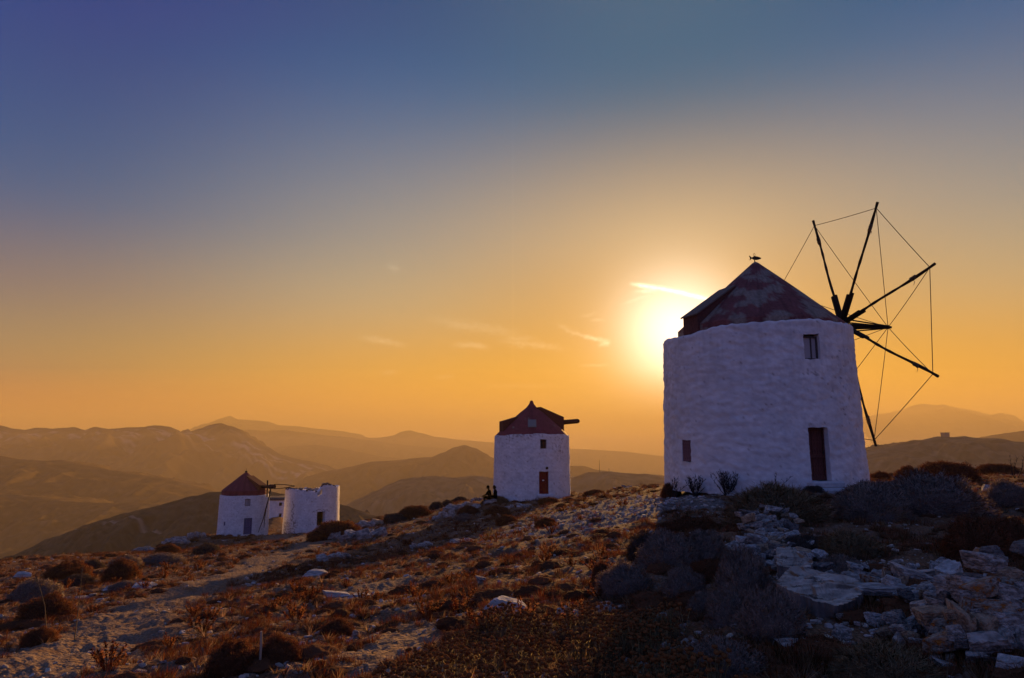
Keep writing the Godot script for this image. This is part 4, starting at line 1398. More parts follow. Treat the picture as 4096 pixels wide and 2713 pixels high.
	# two slabs
	slab("flat_slab", "largest flat pale slab in front of the rubble heap", [Vector2(2.56, -6.91), Vector2(2.75, -7.20), Vector2(2.92, -7.45), Vector2(3.02, -7.49), Vector2(3.18, -7.28), Vector2(3.39, -7.11), Vector2(3.41, -6.89), Vector2(3.25, -6.62), Vector2(3.05, -6.38), Vector2(2.85, -6.25), Vector2(2.72, -6.37), Vector2(2.62, -6.56), Vector2(2.58, -6.74)], 0.02, 0.15, M.rock_slab)
	slab("flat_slab", "smaller flat slab behind the largest round shrub", [Vector2(3.13, -8.38), Vector2(3.44, -9.21), Vector2(3.65, -9.26), Vector2(3.65, -8.87), Vector2(3.64, -8.54), Vector2(3.50, -8.32), Vector2(3.28, -8.25)], 0.10, 0.13, M.rock_slab)


func slab(called: String, label: String, o: Array, lift: float, thick: float, mat: Material) -> void:
	var ctr := Vector2.ZERO
	for q in o:
		ctr += q
	ctr /= o.size()
	var base := ground_point(ctr.x, ctr.y)
	var rings := 26
	var segs := 130
	var top := PackedVector3Array()
	var edge := PackedVector3Array()
	var cols := PackedColorArray()
	for j in rings + 6:
		for i in segs:
			var u := float(i) / segs * o.size()
			var k := int(u)
			var a: Vector2 = o[k]
			var b: Vector2 = o[(k + 1) % o.size()]
			var e := a.lerp(b, u - k) - ctr
			e *= 1.0 + 0.045 * nz.get_noise_2d(i * 0.55, 3.0) + 0.02 * nz.get_noise_2d(i * 1.9, 8.0)
			var f := pow(float(j) / rings, 0.8) if j <= rings else 1.0
			var q := e * maxf(f, 0.001)
			var ly := nf.get_noise_2d((q.x + ctr.x) * 0.9 + 3.0, (q.y + ctr.y) * 3.2)
			var y := lift + thick - 0.10 * q.y + 0.028 * floorf(ly * 7.0) / 1.6 * (1.0 - pow(f, 5.0)) + 0.012 * nf.get_noise_2d(q.x * 6.0, q.y * 14.0)
			if j <= rings:
				top.append(Vector3(q.x, y, q.y))
				var st := nf.get_noise_2d((q.x + ctr.x) * 2.2 + (q.y + ctr.y) * 0.9, (q.y + ctr.y) * 13.0)
				var tone := 0.72 + 0.75 * st + 0.25 * (ly * 7.0 - floorf(ly * 7.0))
				var cc := Vector3(tone, tone * 0.97, tone * 0.94)
				var sp := nz.get_noise_2d((q.x + ctr.x) * 7.0, (q.y + ctr.y) * 7.0 + 40.0)
				cc = cc.lerp(Vector3(0.62, 0.30, 0.14), 0.8 * smoothstep(0.55, 0.75, sp + 0.12 * f))
				cc = cc.lerp(Vector3(0.25, 0.22, 0.22), smoothstep(0.55, 0.7, nz.get_noise_2d((q.x + ctr.x) * 3.0 + 20.0, (q.y + ctr.y) * 8.0)))
				cols.append(Color(clampf(cc.x, 0.1, 1.2), clampf(cc.y, 0.08, 1.2), clampf(cc.z, 0.05, 1.2)))
			if j >= rings:
				var dn := float(j - rings) / 5.0
				var inn := 1.0 - 0.07 * dn - 0.02 * absf(sin(dn * 9.0))
				edge.append(Vector3(q.x * inn, y - thick * 1.8 * dn + 0.02 * nz.get_noise_2d(i * 0.8, dn * 6.0) * dn, q.y * inn))
	var g := Geo.new()
	g.grid(top, segs, rings + 1, true, Vector3(0, -0.6, 0), cols)
	var m := part(called, g.mesh(), mat)
	m.position = base
	tag(m, label, "slab", "flat rock slabs")
	var h := Geo.new()
	h.grid(edge, segs, 6, true, Vector3(0, -0.1, 0))
	part("edge", h.mesh(), M.rock_edge, m)


# ---------------------------------------------------------------- plants
func shrub_mesh(sd: int, twigs: int, spiky: float) -> ArrayMesh:
	var r := RandomNumberGenerator.new()
	r.seed = 400 + sd
	var g := Geo.new()
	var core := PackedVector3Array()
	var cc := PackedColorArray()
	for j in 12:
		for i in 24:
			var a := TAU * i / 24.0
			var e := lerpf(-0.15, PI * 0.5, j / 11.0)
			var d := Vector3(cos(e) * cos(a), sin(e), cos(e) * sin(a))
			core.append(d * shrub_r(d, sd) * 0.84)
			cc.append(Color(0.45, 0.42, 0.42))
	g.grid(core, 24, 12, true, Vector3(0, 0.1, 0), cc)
	for k in twigs:
		var a := r.randf() * TAU
		var y := r.randf_range(-0.12, 1.0)
		var h := sqrt(maxf(0.0, 1.0 - y * y))
		var d := Vector3(h * cos(a), y, h * sin(a))
		var rad := shrub_r(d, sd)
		var jit := Vector3(r.randfn(), r.randfn(), r.randfn()) * (0.22 + 0.25 * spiky)
		var out := (d + jit).normalized()
		var b := d * rad * r.randf_range(0.80, 0.95)
		var ln := r.randf_range(0.05, 0.12) * (1.0 + spiky * 1.2)
		var tip := b + out * ln
		var side := out.cross(Vector3(r.randfn(), r.randfn(), r.randfn())).normalized()
		var tone := r.randf_range(0.55, 1.25) * (1.0 + 0.5 * nz.get_noise_3d(d.x * 4.0 + sd, d.y * 4.0, d.z * 4.0))
		var c := Color(tone * r.randf_range(0.92, 1.08), tone, tone * r.randf_range(0.9, 1.1))
		if nz.get_noise_3d(d.x * 2.2, d.y * 2.2 + sd * 3.0, d.z * 2.2) - d.y * 0.6 > 0.12:
			c = Color(c.r * 1.05, c.g * 0.72, c.b * 0.52)
		var nn := (d * 0.7 + out.cross(side) * 0.5).normalized()
		g.blade(b, tip, r.randf_range(0.0045, 0.009) * (1.0 + spiky * 0.3), side, c, nn)
		for s in 2:
			var q := b + out * ln * r.randf_range(0.35, 0.8)
			var o2 := (out + Vector3(r.randfn(), r.randfn(), r.randfn()) * 0.6).normalized()
			g.blade(q, q + o2 * ln * 0.6, 0.005, o2.cross(side + d * 0.1).normalized(), c, nn)
	return g.mesh()


func shrub_r(d: Vector3, sd: int) -> float:
	return 0.97 + 0.17 * nz.get_noise_3d(d.x * 1.6 + sd * 7.0, d.y * 1.6, d.z * 1.6) + 0.085 * nz.get_noise_3d(d.x * 4.2, d.y * 5.0 + sd, d.z * 5.0)


func tuft_mesh(sd: int, blades: int, lean: float, wid: float) -> ArrayMesh:
	var r := RandomNumberGenerator.new()
	r.seed = 70 + sd
	var g := Geo.new()
	for k in blades:
		var a := r.randf() * TAU
		var out := Vector3(cos(a), 0, sin(a))
		var b := out * r.randf() * 0.28
		var tip := b + out * lean * r.randf_range(0.2, 1.0) + Vector3(0, r.randf_range(0.45, 1.0), 0)
		var t := r.randf_range(0.6, 1.3)
		var side := Vector3(-sin(a + r.randfn() * 0.5), 0, cos(a))
		g.blade(b, tip, wid * r.randf_range(0.6, 1.2), side.normalized(), Color(t, t, t), (out * 0.4 + Vector3.UP * 0.7).normalized())
	return g.mesh()


# a dried thistle: a few branching stems with spiny knots
func thistle_mesh(sd: int) -> ArrayMesh:
	var r := RandomNumberGenerator.new()
	r.seed = 170 + sd
	var g := Geo.new()
	for k in 13:
		var a := r.randf() * TAU
		var dir := (Vector3(cos(a), 0, sin(a)) * r.randf_range(0.15, 0.9) + Vector3.UP).normalized()
		var ln := r.randf_range(0.45, 1.0)
		var b := Vector3(cos(a), 0, sin(a)) * 0.08
		for s in 2:
			g.blade(b, b + dir * ln, 0.016, dir.cross(Vector3(s, 0.2, 1 - s)).normalized(), Color(0.8, 0.75, 0.7), dir)
		for m in 4:
			var q := b + dir * ln * (0.5 + 0.165 * m)
			var sz := 0.10 + 0.07 * r.randf()
			for e in 11:
				var o := Vector3(r.randfn(), r.randfn() + 0.25, r.randfn()).normalized()
				var t := r.randf_range(0.6, 1.3)
				g.blade(q, q + o * sz, 0.022, o.cross(dir + Vector3(0.1, 0, 0)).normalized(), Color(t, t * 0.95, t * 0.9), (o + Vector3.UP * 0.3).normalized())
	return g.mesh()


# a thin stem with a dried, domed seed head
func seed_head_mesh(sd: int) -> ArrayMesh:
	var r := RandomNumberGenerator.new()
	r.seed = 270 + sd
	var g := Geo.new()
	for stem in 3:
		var a := TAU * stem / 3.0 + r.randf()
		var top := Vector3(cos(a) * r.randf_range(0.05, 0.26), r.randf_range(0.72, 1.0), sin(a) * r.randf_range(0.05, 0.26))
		g.tint = Color(0.75, 0.72, 0.55)
		g.tube([Vector3(cos(a), 0, sin(a)) * 0.04, top * 0.5 + Vector3(0, 0.03, 0), top], [0.012, 0.010, 0.008], 3)
		for k in 9:
			var u := r.randf_range(0.1, 0.85)
			var q := top * u
			var o := Vector3(r.randfn(), r.randf_range(0.2, 1.2), r.randfn()).normalized()
			var t := r.randf_range(0.6, 1.1)
			g.blade(q, q + o * r.randf_range(0.10, 0.20), 0.014, o.cross(Vector3.UP + Vector3(0.01, 0, 0)).normalized(), Color(t * 0.8, t * 0.78, t * 0.55), (o + Vector3.UP).normalized())
		g.tint = Color(0.50, 0.27, 0.15)
		var p := PackedVector3Array()
		for j in 4:
			for i in 7:
				var b := TAU * i / 7.0
				var e := lerpf(-0.9, 1.35, j / 3.0)
				p.append(top + Vector3(cos(e) * cos(b) * 0.078, sin(e) * 0.055, cos(e) * sin(b) * 0.078))
		g.grid(p, 7, 4, true, top)
		for k in 12:
			var o := Vector3(r.randfn(), r.randf_range(-0.4, 0.8), r.randfn()).normalized()
			g.blade(top + o * 0.04, top + o * 0.10, 0.012, o.cross(Vector3.UP + Vector3(0.01, 0, 0)).normalized(), Color(0.62, 0.34, 0.18), o)
	return g.mesh()


# a bare branching plant; leaf > 0 adds small leaves
func twig_geo(sd: int, stems: int, h: float, leaf: float) -> Array:
	var r := RandomNumberGenerator.new()
	r.seed = 570 + sd
	var g := Geo.new()
	var lf := Geo.new()
	for s in stems:
		var a := r.randf() * TAU
		var p := Vector3(cos(a), 0, sin(a)) * h * 0.06
		var d := (Vector3(cos(a), 0, sin(a)) * r.randf_range(0.05, 0.55) + Vector3.UP).normalized()
		var pts := [p]
		var rad := [h * 0.016]
		for k in 6:
			d = (d + Vector3(r.randfn(), 0.3, r.randfn()) * 0.16).normalized()
			p += d * h * r.randf_range(0.12, 0.18)
			pts.append(p)
			rad.append(h * 0.016 * (1.0 - k / 7.0))
			if k > 0:
				for b in 2:
					var e := (d + Vector3(r.randfn(), r.randf(), r.randfn()) * 0.7).normalized()
					var l := h * r.randf_range(0.10, 0.24)
					g.tube([p, p + e * l * 0.5 + Vector3(0, 0.01, 0), p + e * l], [h * 0.008, h * 0.006, h * 0.003], 4)
					for m in int(leaf):
						var q := p + e * l * r.randf_range(0.3, 1.05)
						var o := Vector3(r.randfn(), r.randfn(), r.randfn()).normalized()
						lf.blade(q, q + o * h * 0.05, h * 0.013, o.cross(e + Vector3(0.02, 0, 0)).normalized(), Color(1, 1, 1) * r.randf_range(0.7, 1.2), o)
		g.tube(pts, rad, 5)
	return [g.mesh(), lf.mesh() if leaf > 0 else null]


func twig_plant(called: String, label: String, category: String, at: Vector3, sd: int, stems: int, h: float, leaf: float, mat: Material, leaf_mat: Material) -> void:
	var t := thing(called, at, label, category)
	var m := twig_geo(sd, stems, h, leaf)
	part("stem", m[0], mat, t)
	if m[1]:
		part("foliage", m[1], leaf_mat, t)


func ordinal(n: int) -> String:
	var w := ["nearest", "second nearest", "third nearest", "fourth nearest", "fifth nearest", "sixth nearest", "seventh nearest", "eighth nearest", "ninth nearest", "tenth nearest", "eleventh nearest", "twelfth nearest", "thirteenth nearest", "fourteenth nearest", "fifteenth nearest", "sixteenth nearest", "seventeenth nearest", "eighteenth nearest", "nineteenth nearest", "twentieth nearest"]
	return w[n]


# loose plants that no list names: each is told by the landmark it grows nearest to and its rank there
func name_by_landmark(spots: Array, what: String) -> Array:
	var marks := [["the long white boulder", Vector2(-0.1, -8.4)], ["the bare pale patch", Vector2(-2.7, -13.5)], ["the flat white slab on the slope", Vector2(-4.0, -29.0)], ["the roundest rust cushion", Vector2(-14.2, -25.8)], ["the foot of the dirt path", Vector2(-6.5, -11.5)], ["the ruin's big rust shrub", Vector2(-10.8, -43.1)], ["the shaded thicket", Vector2(1.4, -9.5)], ["the stony slope's middle cushion", Vector2(1.44, -29.6)], ["the pale stake at the bottom", Vector2(-2.44, -6.9)], ["the big windmill's left foot", Vector2(6.2, -22.8)], ["the large outcrop of the ledge", Vector2(-7.2, -31.0)], ["the far end of the dirt path", Vector2(-15.0, -50.0)]]
	var lists := {}
	for k in spots.size():
		var best := 0
		for m in marks.size():
			if spots[k].distance_to(marks[m][1]) < spots[k].distance_to(marks[best][1]):
				best = m
		if not lists.has(best):
			lists[best] = []
		lists[best].append(k)
	var out := []
	out.resize(spots.size())
	for m in lists:
		var l: Array = lists[m]
		l.sort_custom(func(a, b): return spots[a].distance_to(marks[m][1]) < spots[b].distance_to(marks[m][1]))
		for k in l.size():
			out[l[k]] = "%s, %s to %s" % [what, ordinal(k), marks[m][0]] if k < 20 else ""
	return out


func make_plants() -> void:
	var shapes := []
	for k in 4:
		shapes.append(shrub_mesh(k, 9000, 0.0))
	var wild := []
	for k in 3:
		wild.append(shrub_mesh(10 + k, 5000, 1.0))
	var rows := [
		[2.54, -7.77, 0.36, 0.55, "grey", "largest round dark cushion shrub, left of the grey stone slabs"],
		[1.94, -6.37, 0.25, 0.37, "grey", "left dome of the twin grey cushions in front of the flat slab"],
		[2.09, -5.81, 0.28, 0.40, "grey", "right dome of the twin grey cushions in front of the flat slab"],
		[2.79, -10.22, 0.41, 0.48, "grey", "smooth grey cushion shrub at the left edge of the rubble heap"],
		[2.56, -9.12, 0.42, 0.23, "rust", "low rust red cushion behind the largest round shrub"],
		[2.22, -10.03, 0.46, 0.51, "grey", "broad grey cushion shrub in the middle of the shaded thicket"],
		[1.95, -8.05, 0.28, 0.33, "grey", "grey cushion in front of the broad one in the shaded thicket"],
		[1.38, -8.69, 0.37, 0.40, "grey", "grey cushion at the sunlit left end of the shaded thicket"],
		[1.26, -9.91, 0.18, 0.30, "rust", "rust brown bush catching the sun at the left tip of the thicket"],
		[2.15, -11.31, 0.42, 0.37, "dark", "dark cushion shrub at the far side of the shaded thicket"],
		[1.92, -7.09, 0.24, 0.25, "grey", "grey cushion below the largest round shrub, to its left"],
		[3.79, -14.99, 0.76, 0.34, "rust", "long flat rust brown shrub on the gravel before the big windmill"],
		[5.42, -14.35, 1.25, 0.76, "olive", "wide olive dry bush directly below the big windmill door"],
		[9.74, -16.44, 1.29, 1.06, "grey", "widest grey shrub mound at the right, below the skyline bushes"],
		[7.86, -15.29, 0.93, 0.81, "grey", "grey mound left of the widest grey shrub mound"],
		[4.39, -10.69, 0.46, 0.28, "dark", "dark low cushion just above the rubble heap"],
		[4.66, -9.73, 0.45, 0.38, "olive", "olive dry bush right of the upper rubble heap"],
		[3.99, -8.59, 0.39, 0.28, "grey", "grey cushion between the rubble heap and the olive bush"],
		[5.89, -8.91, 0.52, 0.53, "rust", "dark rust shrub at the right edge, behind the rubble"],
		[7.86, -11.19, 0.41, 0.41, "rust", "smaller rust shrub at the right edge, above the dark rust one"],
		[17.98, -31.62, 0.63, 0.73, "rust", "round rust bush on the skyline right of the big windmill"],
		[19.71, -31.54, 1.54, 1.07, "rust", "long rust and grass bush on the skyline, largest there"],
		[29.01, -41.62, 1.54, 0.79, "rust", "low dark bush on the skyline at the right edge"],
		[2.45, -4.76, 0.40, 0.24, "olive", "dry straw coloured bush at the bottom, left of the stone wall"],
		[1.50, -5.15, 0.36, 0.30, "grey", "grey cushion at the bottom edge beside the seed head plants"],
		[11.20, -21.00, 1.25, 0.42, "dark", "dark flat shrub at the foot of the big windmill door side"],
		[10.88, -19.46, 1.75, 0.60, "grey", "long grey mound right of the big windmill base"],
		[12.49, -17.64, 0.60, 0.61, "grey", "grey mound at the right edge beneath the skyline"],
		[16.79, -31.69, 0.43, 0.41, "rust", "small rust tuft on the skyline nearest the big windmill"],
		[9.40, -21.75, 0.40, 0.30, "dark", "small dark shrub against the big windmill wall below the door"],
		[5.75, -25.20, 0.50, 0.60, "rust", "dry grass bush at the left foot of the big windmill"],
		[-14.17, -25.81, 0.83, 0.79, "rust", "roundest rust cushion left of the dirt path"],
		[-12.02, -22.09, 0.47, 0.28, "grey", "small grey cushion in front of the roundest rust cushion"],
		[-17.55, -28.07, 0.97, 0.64, "rust", "wide rust cushion near the left edge, highest on the slope"],
		[-9.30, -14.33, 0.56, 0.53, "rust", "large rust cushion at the left edge behind two thin stalks"],
		[-13.58, -20.34, 0.73, 0.65, "grey", "grey brown cushion at the left edge, above the large rust one"],
		[-14.57, -23.86, 0.61, 0.52, "dark", "dark cushion left of the roundest rust cushion"],
		[-17.20, -31.56, 0.82, 0.60, "grey", "grey cushion uphill of the roundest rust cushion"],
		[-2.68, -6.92, 0.28, 0.30, "rust", "rounded rust cushion at the bottom edge, left of the pale stake"],
		[-2.33, -7.22, 0.26, 0.26, "rust", "spreading rust cushion at the bottom, right of the pale stake"],
		[-2.21, -9.05, 0.24, 0.21, "rust", "rust cushion beside the pale bare patch, mid foreground"],
		[-7.12, -10.86, 0.28, 0.25, "rust", "rust tussock low at the left edge, by the path"],
		[-21.75, -44.65, 0.86, 0.57, "rust", "small rust cushion on the ridge left of the roofed small windmill"],
		[-17.10, -39.60, 1.03, 0.66, "dark", "dark cushion on the ridge below the roofed small windmill"],
		[-16.56, -33.54, 1.14, 0.55, "grey", "grey cushion on the slope above the dirt path"],
		[-19.67, -33.14, 0.64, 0.42, "dark", "small dark cushion high on the left slope"],
		[-10.77, -43.12, 1.75, 1.15, "rust", "big rust shrub hiding the foot of the roofless windmill"],
		[-4.97, -66.60, 0.87, 0.64, "dark", "dark cushion on the skyline left of the seated couple"],
		[-5.97, -55.45, 0.76, 0.61, "dark", "dark cushion lower on the skyline, two left of the couple"],
		[-5.33, -58.02, 0.72, 0.52, "dark", "dark cushion between the two skyline cushions left of the couple"],
		[0.05, -53.90, 0.40, 0.49, "dark", "small dark round bush against the middle windmill, left one"],
		[1.33, -53.49, 0.47, 0.59, "dark", "small dark leaning bush against the middle windmill, right one"],
		[-1.09, -53.19, 1.16, 0.54, "olive", "dry grass bush just right of the seated couple"],
		[2.42, -45.71, 0.77, 0.44, "rust", "rust cushion below the red door of the middle windmill"],
		[3.92, -56.26, 0.98, 0.54, "rust", "rust cushion right of the red door of the middle windmill"],
		[5.76, -48.75, 0.91, 0.41, "rust", "rust cushion on the skyline right of the middle windmill"],
		[-0.90, -43.81, 0.87, 0.56, "rust", "rust cushion below the middle windmill, on the rocky ledge"],
		[-3.00, -48.32, 0.93, 0.62, "rust", "rust cushion on the ledge below the seated couple"],
		[-2.92, -42.92, 0.72, 0.50, "grey", "grey cushion lower on the ledge below the seated couple"],
		[-0.27, -35.08, 0.59, 0.45, "rust", "rust cushion at the top of the stony slope, left part"],
		[1.44, -29.63, 0.52, 0.38, "rust", "rust cushion in the middle of the stony slope"],
		[-7.12, -51.56, 1.53, 0.85, "rust", "wide rust shrub on the ridge left of the rocky ledge"],
		[-8.34, -50.02, 0.93, 0.58, "dark", "dark low shrub at the left end of the rocky ledge"],
	]
	for q in rows:
		var kind: String = q[4]
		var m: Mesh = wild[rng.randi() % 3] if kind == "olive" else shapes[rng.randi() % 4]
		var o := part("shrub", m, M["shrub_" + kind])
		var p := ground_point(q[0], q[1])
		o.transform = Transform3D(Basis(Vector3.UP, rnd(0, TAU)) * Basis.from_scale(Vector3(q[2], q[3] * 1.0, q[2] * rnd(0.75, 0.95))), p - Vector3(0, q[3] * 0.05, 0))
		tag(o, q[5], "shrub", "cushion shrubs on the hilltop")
	# dried thistles that stand out singly
	var th := []
	for k in 5:
		th.append(thistle_mesh(k))
	var spots := []
	var tries := 0
	while spots.size() < 120 and tries < 4000:
		tries += 1
		var d := 7.5 + 34.0 * pow(rng.randf(), 1.5)
		var a := deg_to_rad(rnd(-33.0, 9.0))
		var p := Vector2(d * sin(a), -d * cos(a))
		if bare(p.x, p.y) > 0.3 or nz.get_noise_2d(p.x * 0.35 + 60.0, p.y * 0.35) < -0.05 or p.x > 1.2 and p.y > -9.0:
			continue
		var ok := true
		for e in spots:
			if p.distance_to(e) < 0.35 + d * 0.012:
				ok = false
		if ok:
			spots.append(p)
	var names := name_by_landmark(spots, "rust brown dried thistle")
	for k in spots.size():
		if names[k] == "":
			continue
		var p: Vector2 = spots[k]
		var o := part("thistle", th[k % 5], M.thistle)
		var s := rnd(0.16, 0.30) * (1.0 + p.length() * 0.012)
		o.transform = Transform3D(Basis(Vector3.UP, rnd(0, TAU)) * Basis.from_scale(Vector3(s * rnd(1.0, 1.5), s, s * rnd(1.0, 1.5))), ground_point(p.x, p.y) - Vector3(0, 0.01, 0))
		tag(o, names[k], "thistle", "dried thistles on the slope")
	# single plants
	twig_plant("weed", "dark bare weed against the big windmill wall, left one", "weed", ground_point(6.15, -23.35), 1, 20, 0.68, 6, M.twig, M.twig_leaf)
	twig_plant("weed", "dark bushy weed against the big windmill wall, tallest", "weed", ground_point(6.95, -22.6), 2, 22, 0.78, 6, M.twig, M.twig_leaf)
	twig_plant("weed", "single thin weed in the middle of the big windmill wall", "weed", ground_point(8.25, -21.95), 3, 2, 0.75, 2, M.twig, M.twig_leaf)
	twig_plant("weed", "low dark weed beside the big windmill doorstep", "weed", ground_point(11.0, -21.9), 4, 8, 0.5, 4, M.twig, M.twig_leaf)
	twig_plant("weed", "low dark weed at the right foot of the big windmill", "weed", ground_point(11.9, -22.6), 5, 7, 0.42, 4, M.twig, M.twig_leaf)
	twig_plant("weed", "straggly weed at the left end of the big windmill wall", "weed", ground_point(5.6, -23.9), 9, 8, 0.7, 2, M.twig, M.twig_leaf)
	twig_plant("plant", "yellow leafed plant leaning over on the open slope", "plant", ground_point(-0.85, -25.0), 6, 5, 0.55, 9, M.stalk, M.yellow_leaf)
	twig_plant("stalk", "dead branch sticking up on the skyline, right edge", "dead branch", ground_point(23.2, -32.0), 7, 3, 1.1, 0, M.twig, M.twig_leaf)
	for e in [[-7.30, -11.3, 0.95, -0.24, "thin dry stalk at the left edge, left of two"], [-6.62, -10.9, 1.05, 0.05, "thin dry stalk at the left edge, right of two"]]:
		var t := thing("stalk", ground_point(e[0], e[1]), e[4], "stalk")
		var g := Geo.new()
		g.tube([Vector3.ZERO, Vector3(e[3] * 0.35, e[2] * 0.5, 0), Vector3(e[3], e[2], 0.05)], [0.008, 0.006, 0.004], 6)
		part("stem", g.mesh(), M.stalk, t)
		var l := Geo.new()
		for k in 9:
			var q := Vector3(e[3], e[2], 0.05) * (0.8 + 0.025 * k)
			l.blade(q, q + Vector3(0.03 * (1 if k % 2 == 0 else -1), 0.05, 0.0), 0.008, Vector3.RIGHT, Color(1, 1, 1), Vector3.BACK)
		part("husk", l.mesh(), M.stalk, t)
	var sg := Geo.new()
	sg.tube([Vector3(0, -0.1, 0), Vector3(0.005, 0.2, 0), Vector3(0.0, 0.33, 0)], [0.013, 0.012, 0.010], 7)
	var stake := part("stake", sg.mesh(), M.pale_wood)
	stake.position = ground_point(-2.44, -7.0)
	tag(stake, "short pale stake between two rust cushions at the bottom", "stake")

	# what nobody could count: seed head plants, dry grass, low scrub and gravel
	var xf := []
	var cs := []
	var heads := [seed_head_mesh(0), seed_head_mesh(1), seed_head_mesh(2)]
	var each := [[], [], []]
	var eachc := [[], [], []]
	for k in 1700:
		var z := -4.3 - 3.7 * pow(rng.randf(), 1.0)
		var x := rnd(-1.1, 2.0)
		var left := -1.15 + (-z - 4.3) * 0.22 + 0.25 * nz.get_noise_2d(z * 1.5, 3.0)
		var right := 1.45 + 0.25 * nz.get_noise_2d(z * 1.5, 13.0)
		var back := -7.0 - 0.75 * smoothstep(1.6, -0.6, x) - 0.3 * nz.get_noise_2d(x * 2.0, 23.0)
		if x < left or x > right or z < back:
			continue
		var s := rnd(0.17, 0.29) * (0.85 + 0.3 * nz.get_noise_2d(x * 1.5, z * 1.5))
		var w := k % 3
		each[w].append(Transform3D(Basis(Vector3.UP, rnd(0, TAU)) * Basis(Vector3.FORWARD, rnd(-0.15, 0.15)) * Basis.from_scale(Vector3(s, s, s)), ground_point(x, z)))
		var tn := rnd(0.7, 1.2)
		eachc[w].append(Color(tn, tn, tn))
	for w in 3:
		scatter("seed_head_plants", "dense patch of dried seed head plants along the bottom", heads[w], M.seed_head, each[w], eachc[w])
	var tufts := [tuft_mesh(0, 34, 0.55, 0.022), tuft_mesh(1, 30, 0.9, 0.03)]
	var sets := [[], [], [], []]
	var setc := [[], [], [], []]
	var low := shrub_mesh(20, 320, 1.6)
	for k in 80000:
		var d := 4.2 + 90.0 * pow(rng.randf(), 1.9)
		var a := deg_to_rad(rnd(-43.0, 43.0))
		var x := d * sin(a)
		var z := -d * cos(a)
		if Vector2(x - MILL.x, z - MILL.z).length() < 3.9 or d > crest(rad_to_deg(a)) + 6.0:
			continue
		var br := bare(x, z)
		var st := stony(x, z)
		var m := nf.get_noise_2d(x * 0.9 + 20.0, z * 0.9)
		if z > -13.8 and z < -5.0 and absf(x - (3.9 + maxf(0.0, -z - 10.5) * 0.42)) < 0.5:
			br = maxf(br, 0.9)
		var cover := clampf(0.45 + m * 1.9, 0.0, 1.0) * (1.0 - br) * (1.0 - 0.8 * st)
		var far := 1.0 + d * 0.022
		if rng.randf() < cover:
			var sel := rng.randf()
			if sel < 0.80:
				var s := rnd(0.05, 0.13) * far * (0.8 + 0.6 * maxf(m, 0.0))
				var w := 0 if m > 0.0 else 1
				sets[w].append(Transform3D(Basis(Vector3.UP, rnd(0, TAU)) * Basis.from_scale(Vector3(s * 1.5, s, s * 1.5)), ground_point(x, z)))
				var tn := rnd(0.6, 1.3)
				setc[w].append(Color(tn, tn * rnd(0.85, 1.05), tn * rnd(0.7, 1.0)))
			elif sel < 0.93:
				var s := (0.03 + 0.13 * pow(rng.randf(), 2.0)) * far
				sets[2].append(Transform3D(Basis(Vector3.UP, rnd(0, TAU)) * Basis.from_scale(Vector3(s * rnd(1.0, 1.8), s * rnd(0.4, 0.75), s * rnd(1.0, 1.8))), ground_point(x, z)))
				var tn := rnd(0.6, 1.3)
				setc[2].append(Color(tn, tn, tn))
		if rng.randf() < 0.24 * (1.0 - br) + 0.75 * st + 0.03 * br + 0.15 * smoothstep(0.0, -0.4, m):
			var s := 0.010 + 0.055 * pow(rng.randf(), 3.5) + st * 0.03 * rng.randf()
			s *= 1.0 + d * 0.03
			sets[3].append(Transform3D(Basis(Vector3.UP, rnd(0, TAU)) * Basis(Vector3.FORWARD, rnd(-0.3, 0.3)) * Basis.from_scale(Vector3(s * rnd(1.0, 1.9), s * rnd(0.4, 0.9), s)), ground_point(x, z) + Vector3(0, s * 0.12, 0)))
			var tn := rnd(0.55, 1.2)
			setc[3].append(Color(tn, tn * rnd(0.9, 1.0), tn * rnd(0.82, 1.0)))
	for k in 2600:
		var z := rnd(-11.5, -5.0)
		var x := 3.85 + rng.randfn(0.0, 0.5)
		if Vector2(x - 2.95, z + 6.85).length() < 0.5:
			continue
		var s := 0.012 + 0.05 * pow(rng.randf(), 2.0)
		sets[3].append(Transform3D(Basis(Vector3.UP, rnd(0, TAU)) * Basis(Vector3.FORWARD, rnd(-0.4, 0.4)) * Basis.from_scale(Vector3(s * rnd(1.0, 2.0), s * rnd(0.4, 0.9), s)), ground_point(x, z) + Vector3(0, s * 0.15, 0)))
		var tn := rnd(0.5, 1.15)
		setc[3].append(Color(tn, tn, tn * rnd(0.95, 1.05)))
	scatter("dry_grass", "short dry grass over the hilltop", tufts[0], M.dry_grass, sets[0], setc[0])
	scatter("dry_grass", "flattened dry grass over the hilltop", tufts[1], M.dry_straw, sets[1], setc[1])
	scatter("low_scrub", "low rust brown scrub over the hilltop", low, M.shrub_rust_copy, sets[2], setc[2])
	scatter("gravel", "pale gravel and small loose stones over the hilltop", rock_mesh(50, 1.0, 1), M.gravel, sets[3], setc[3])


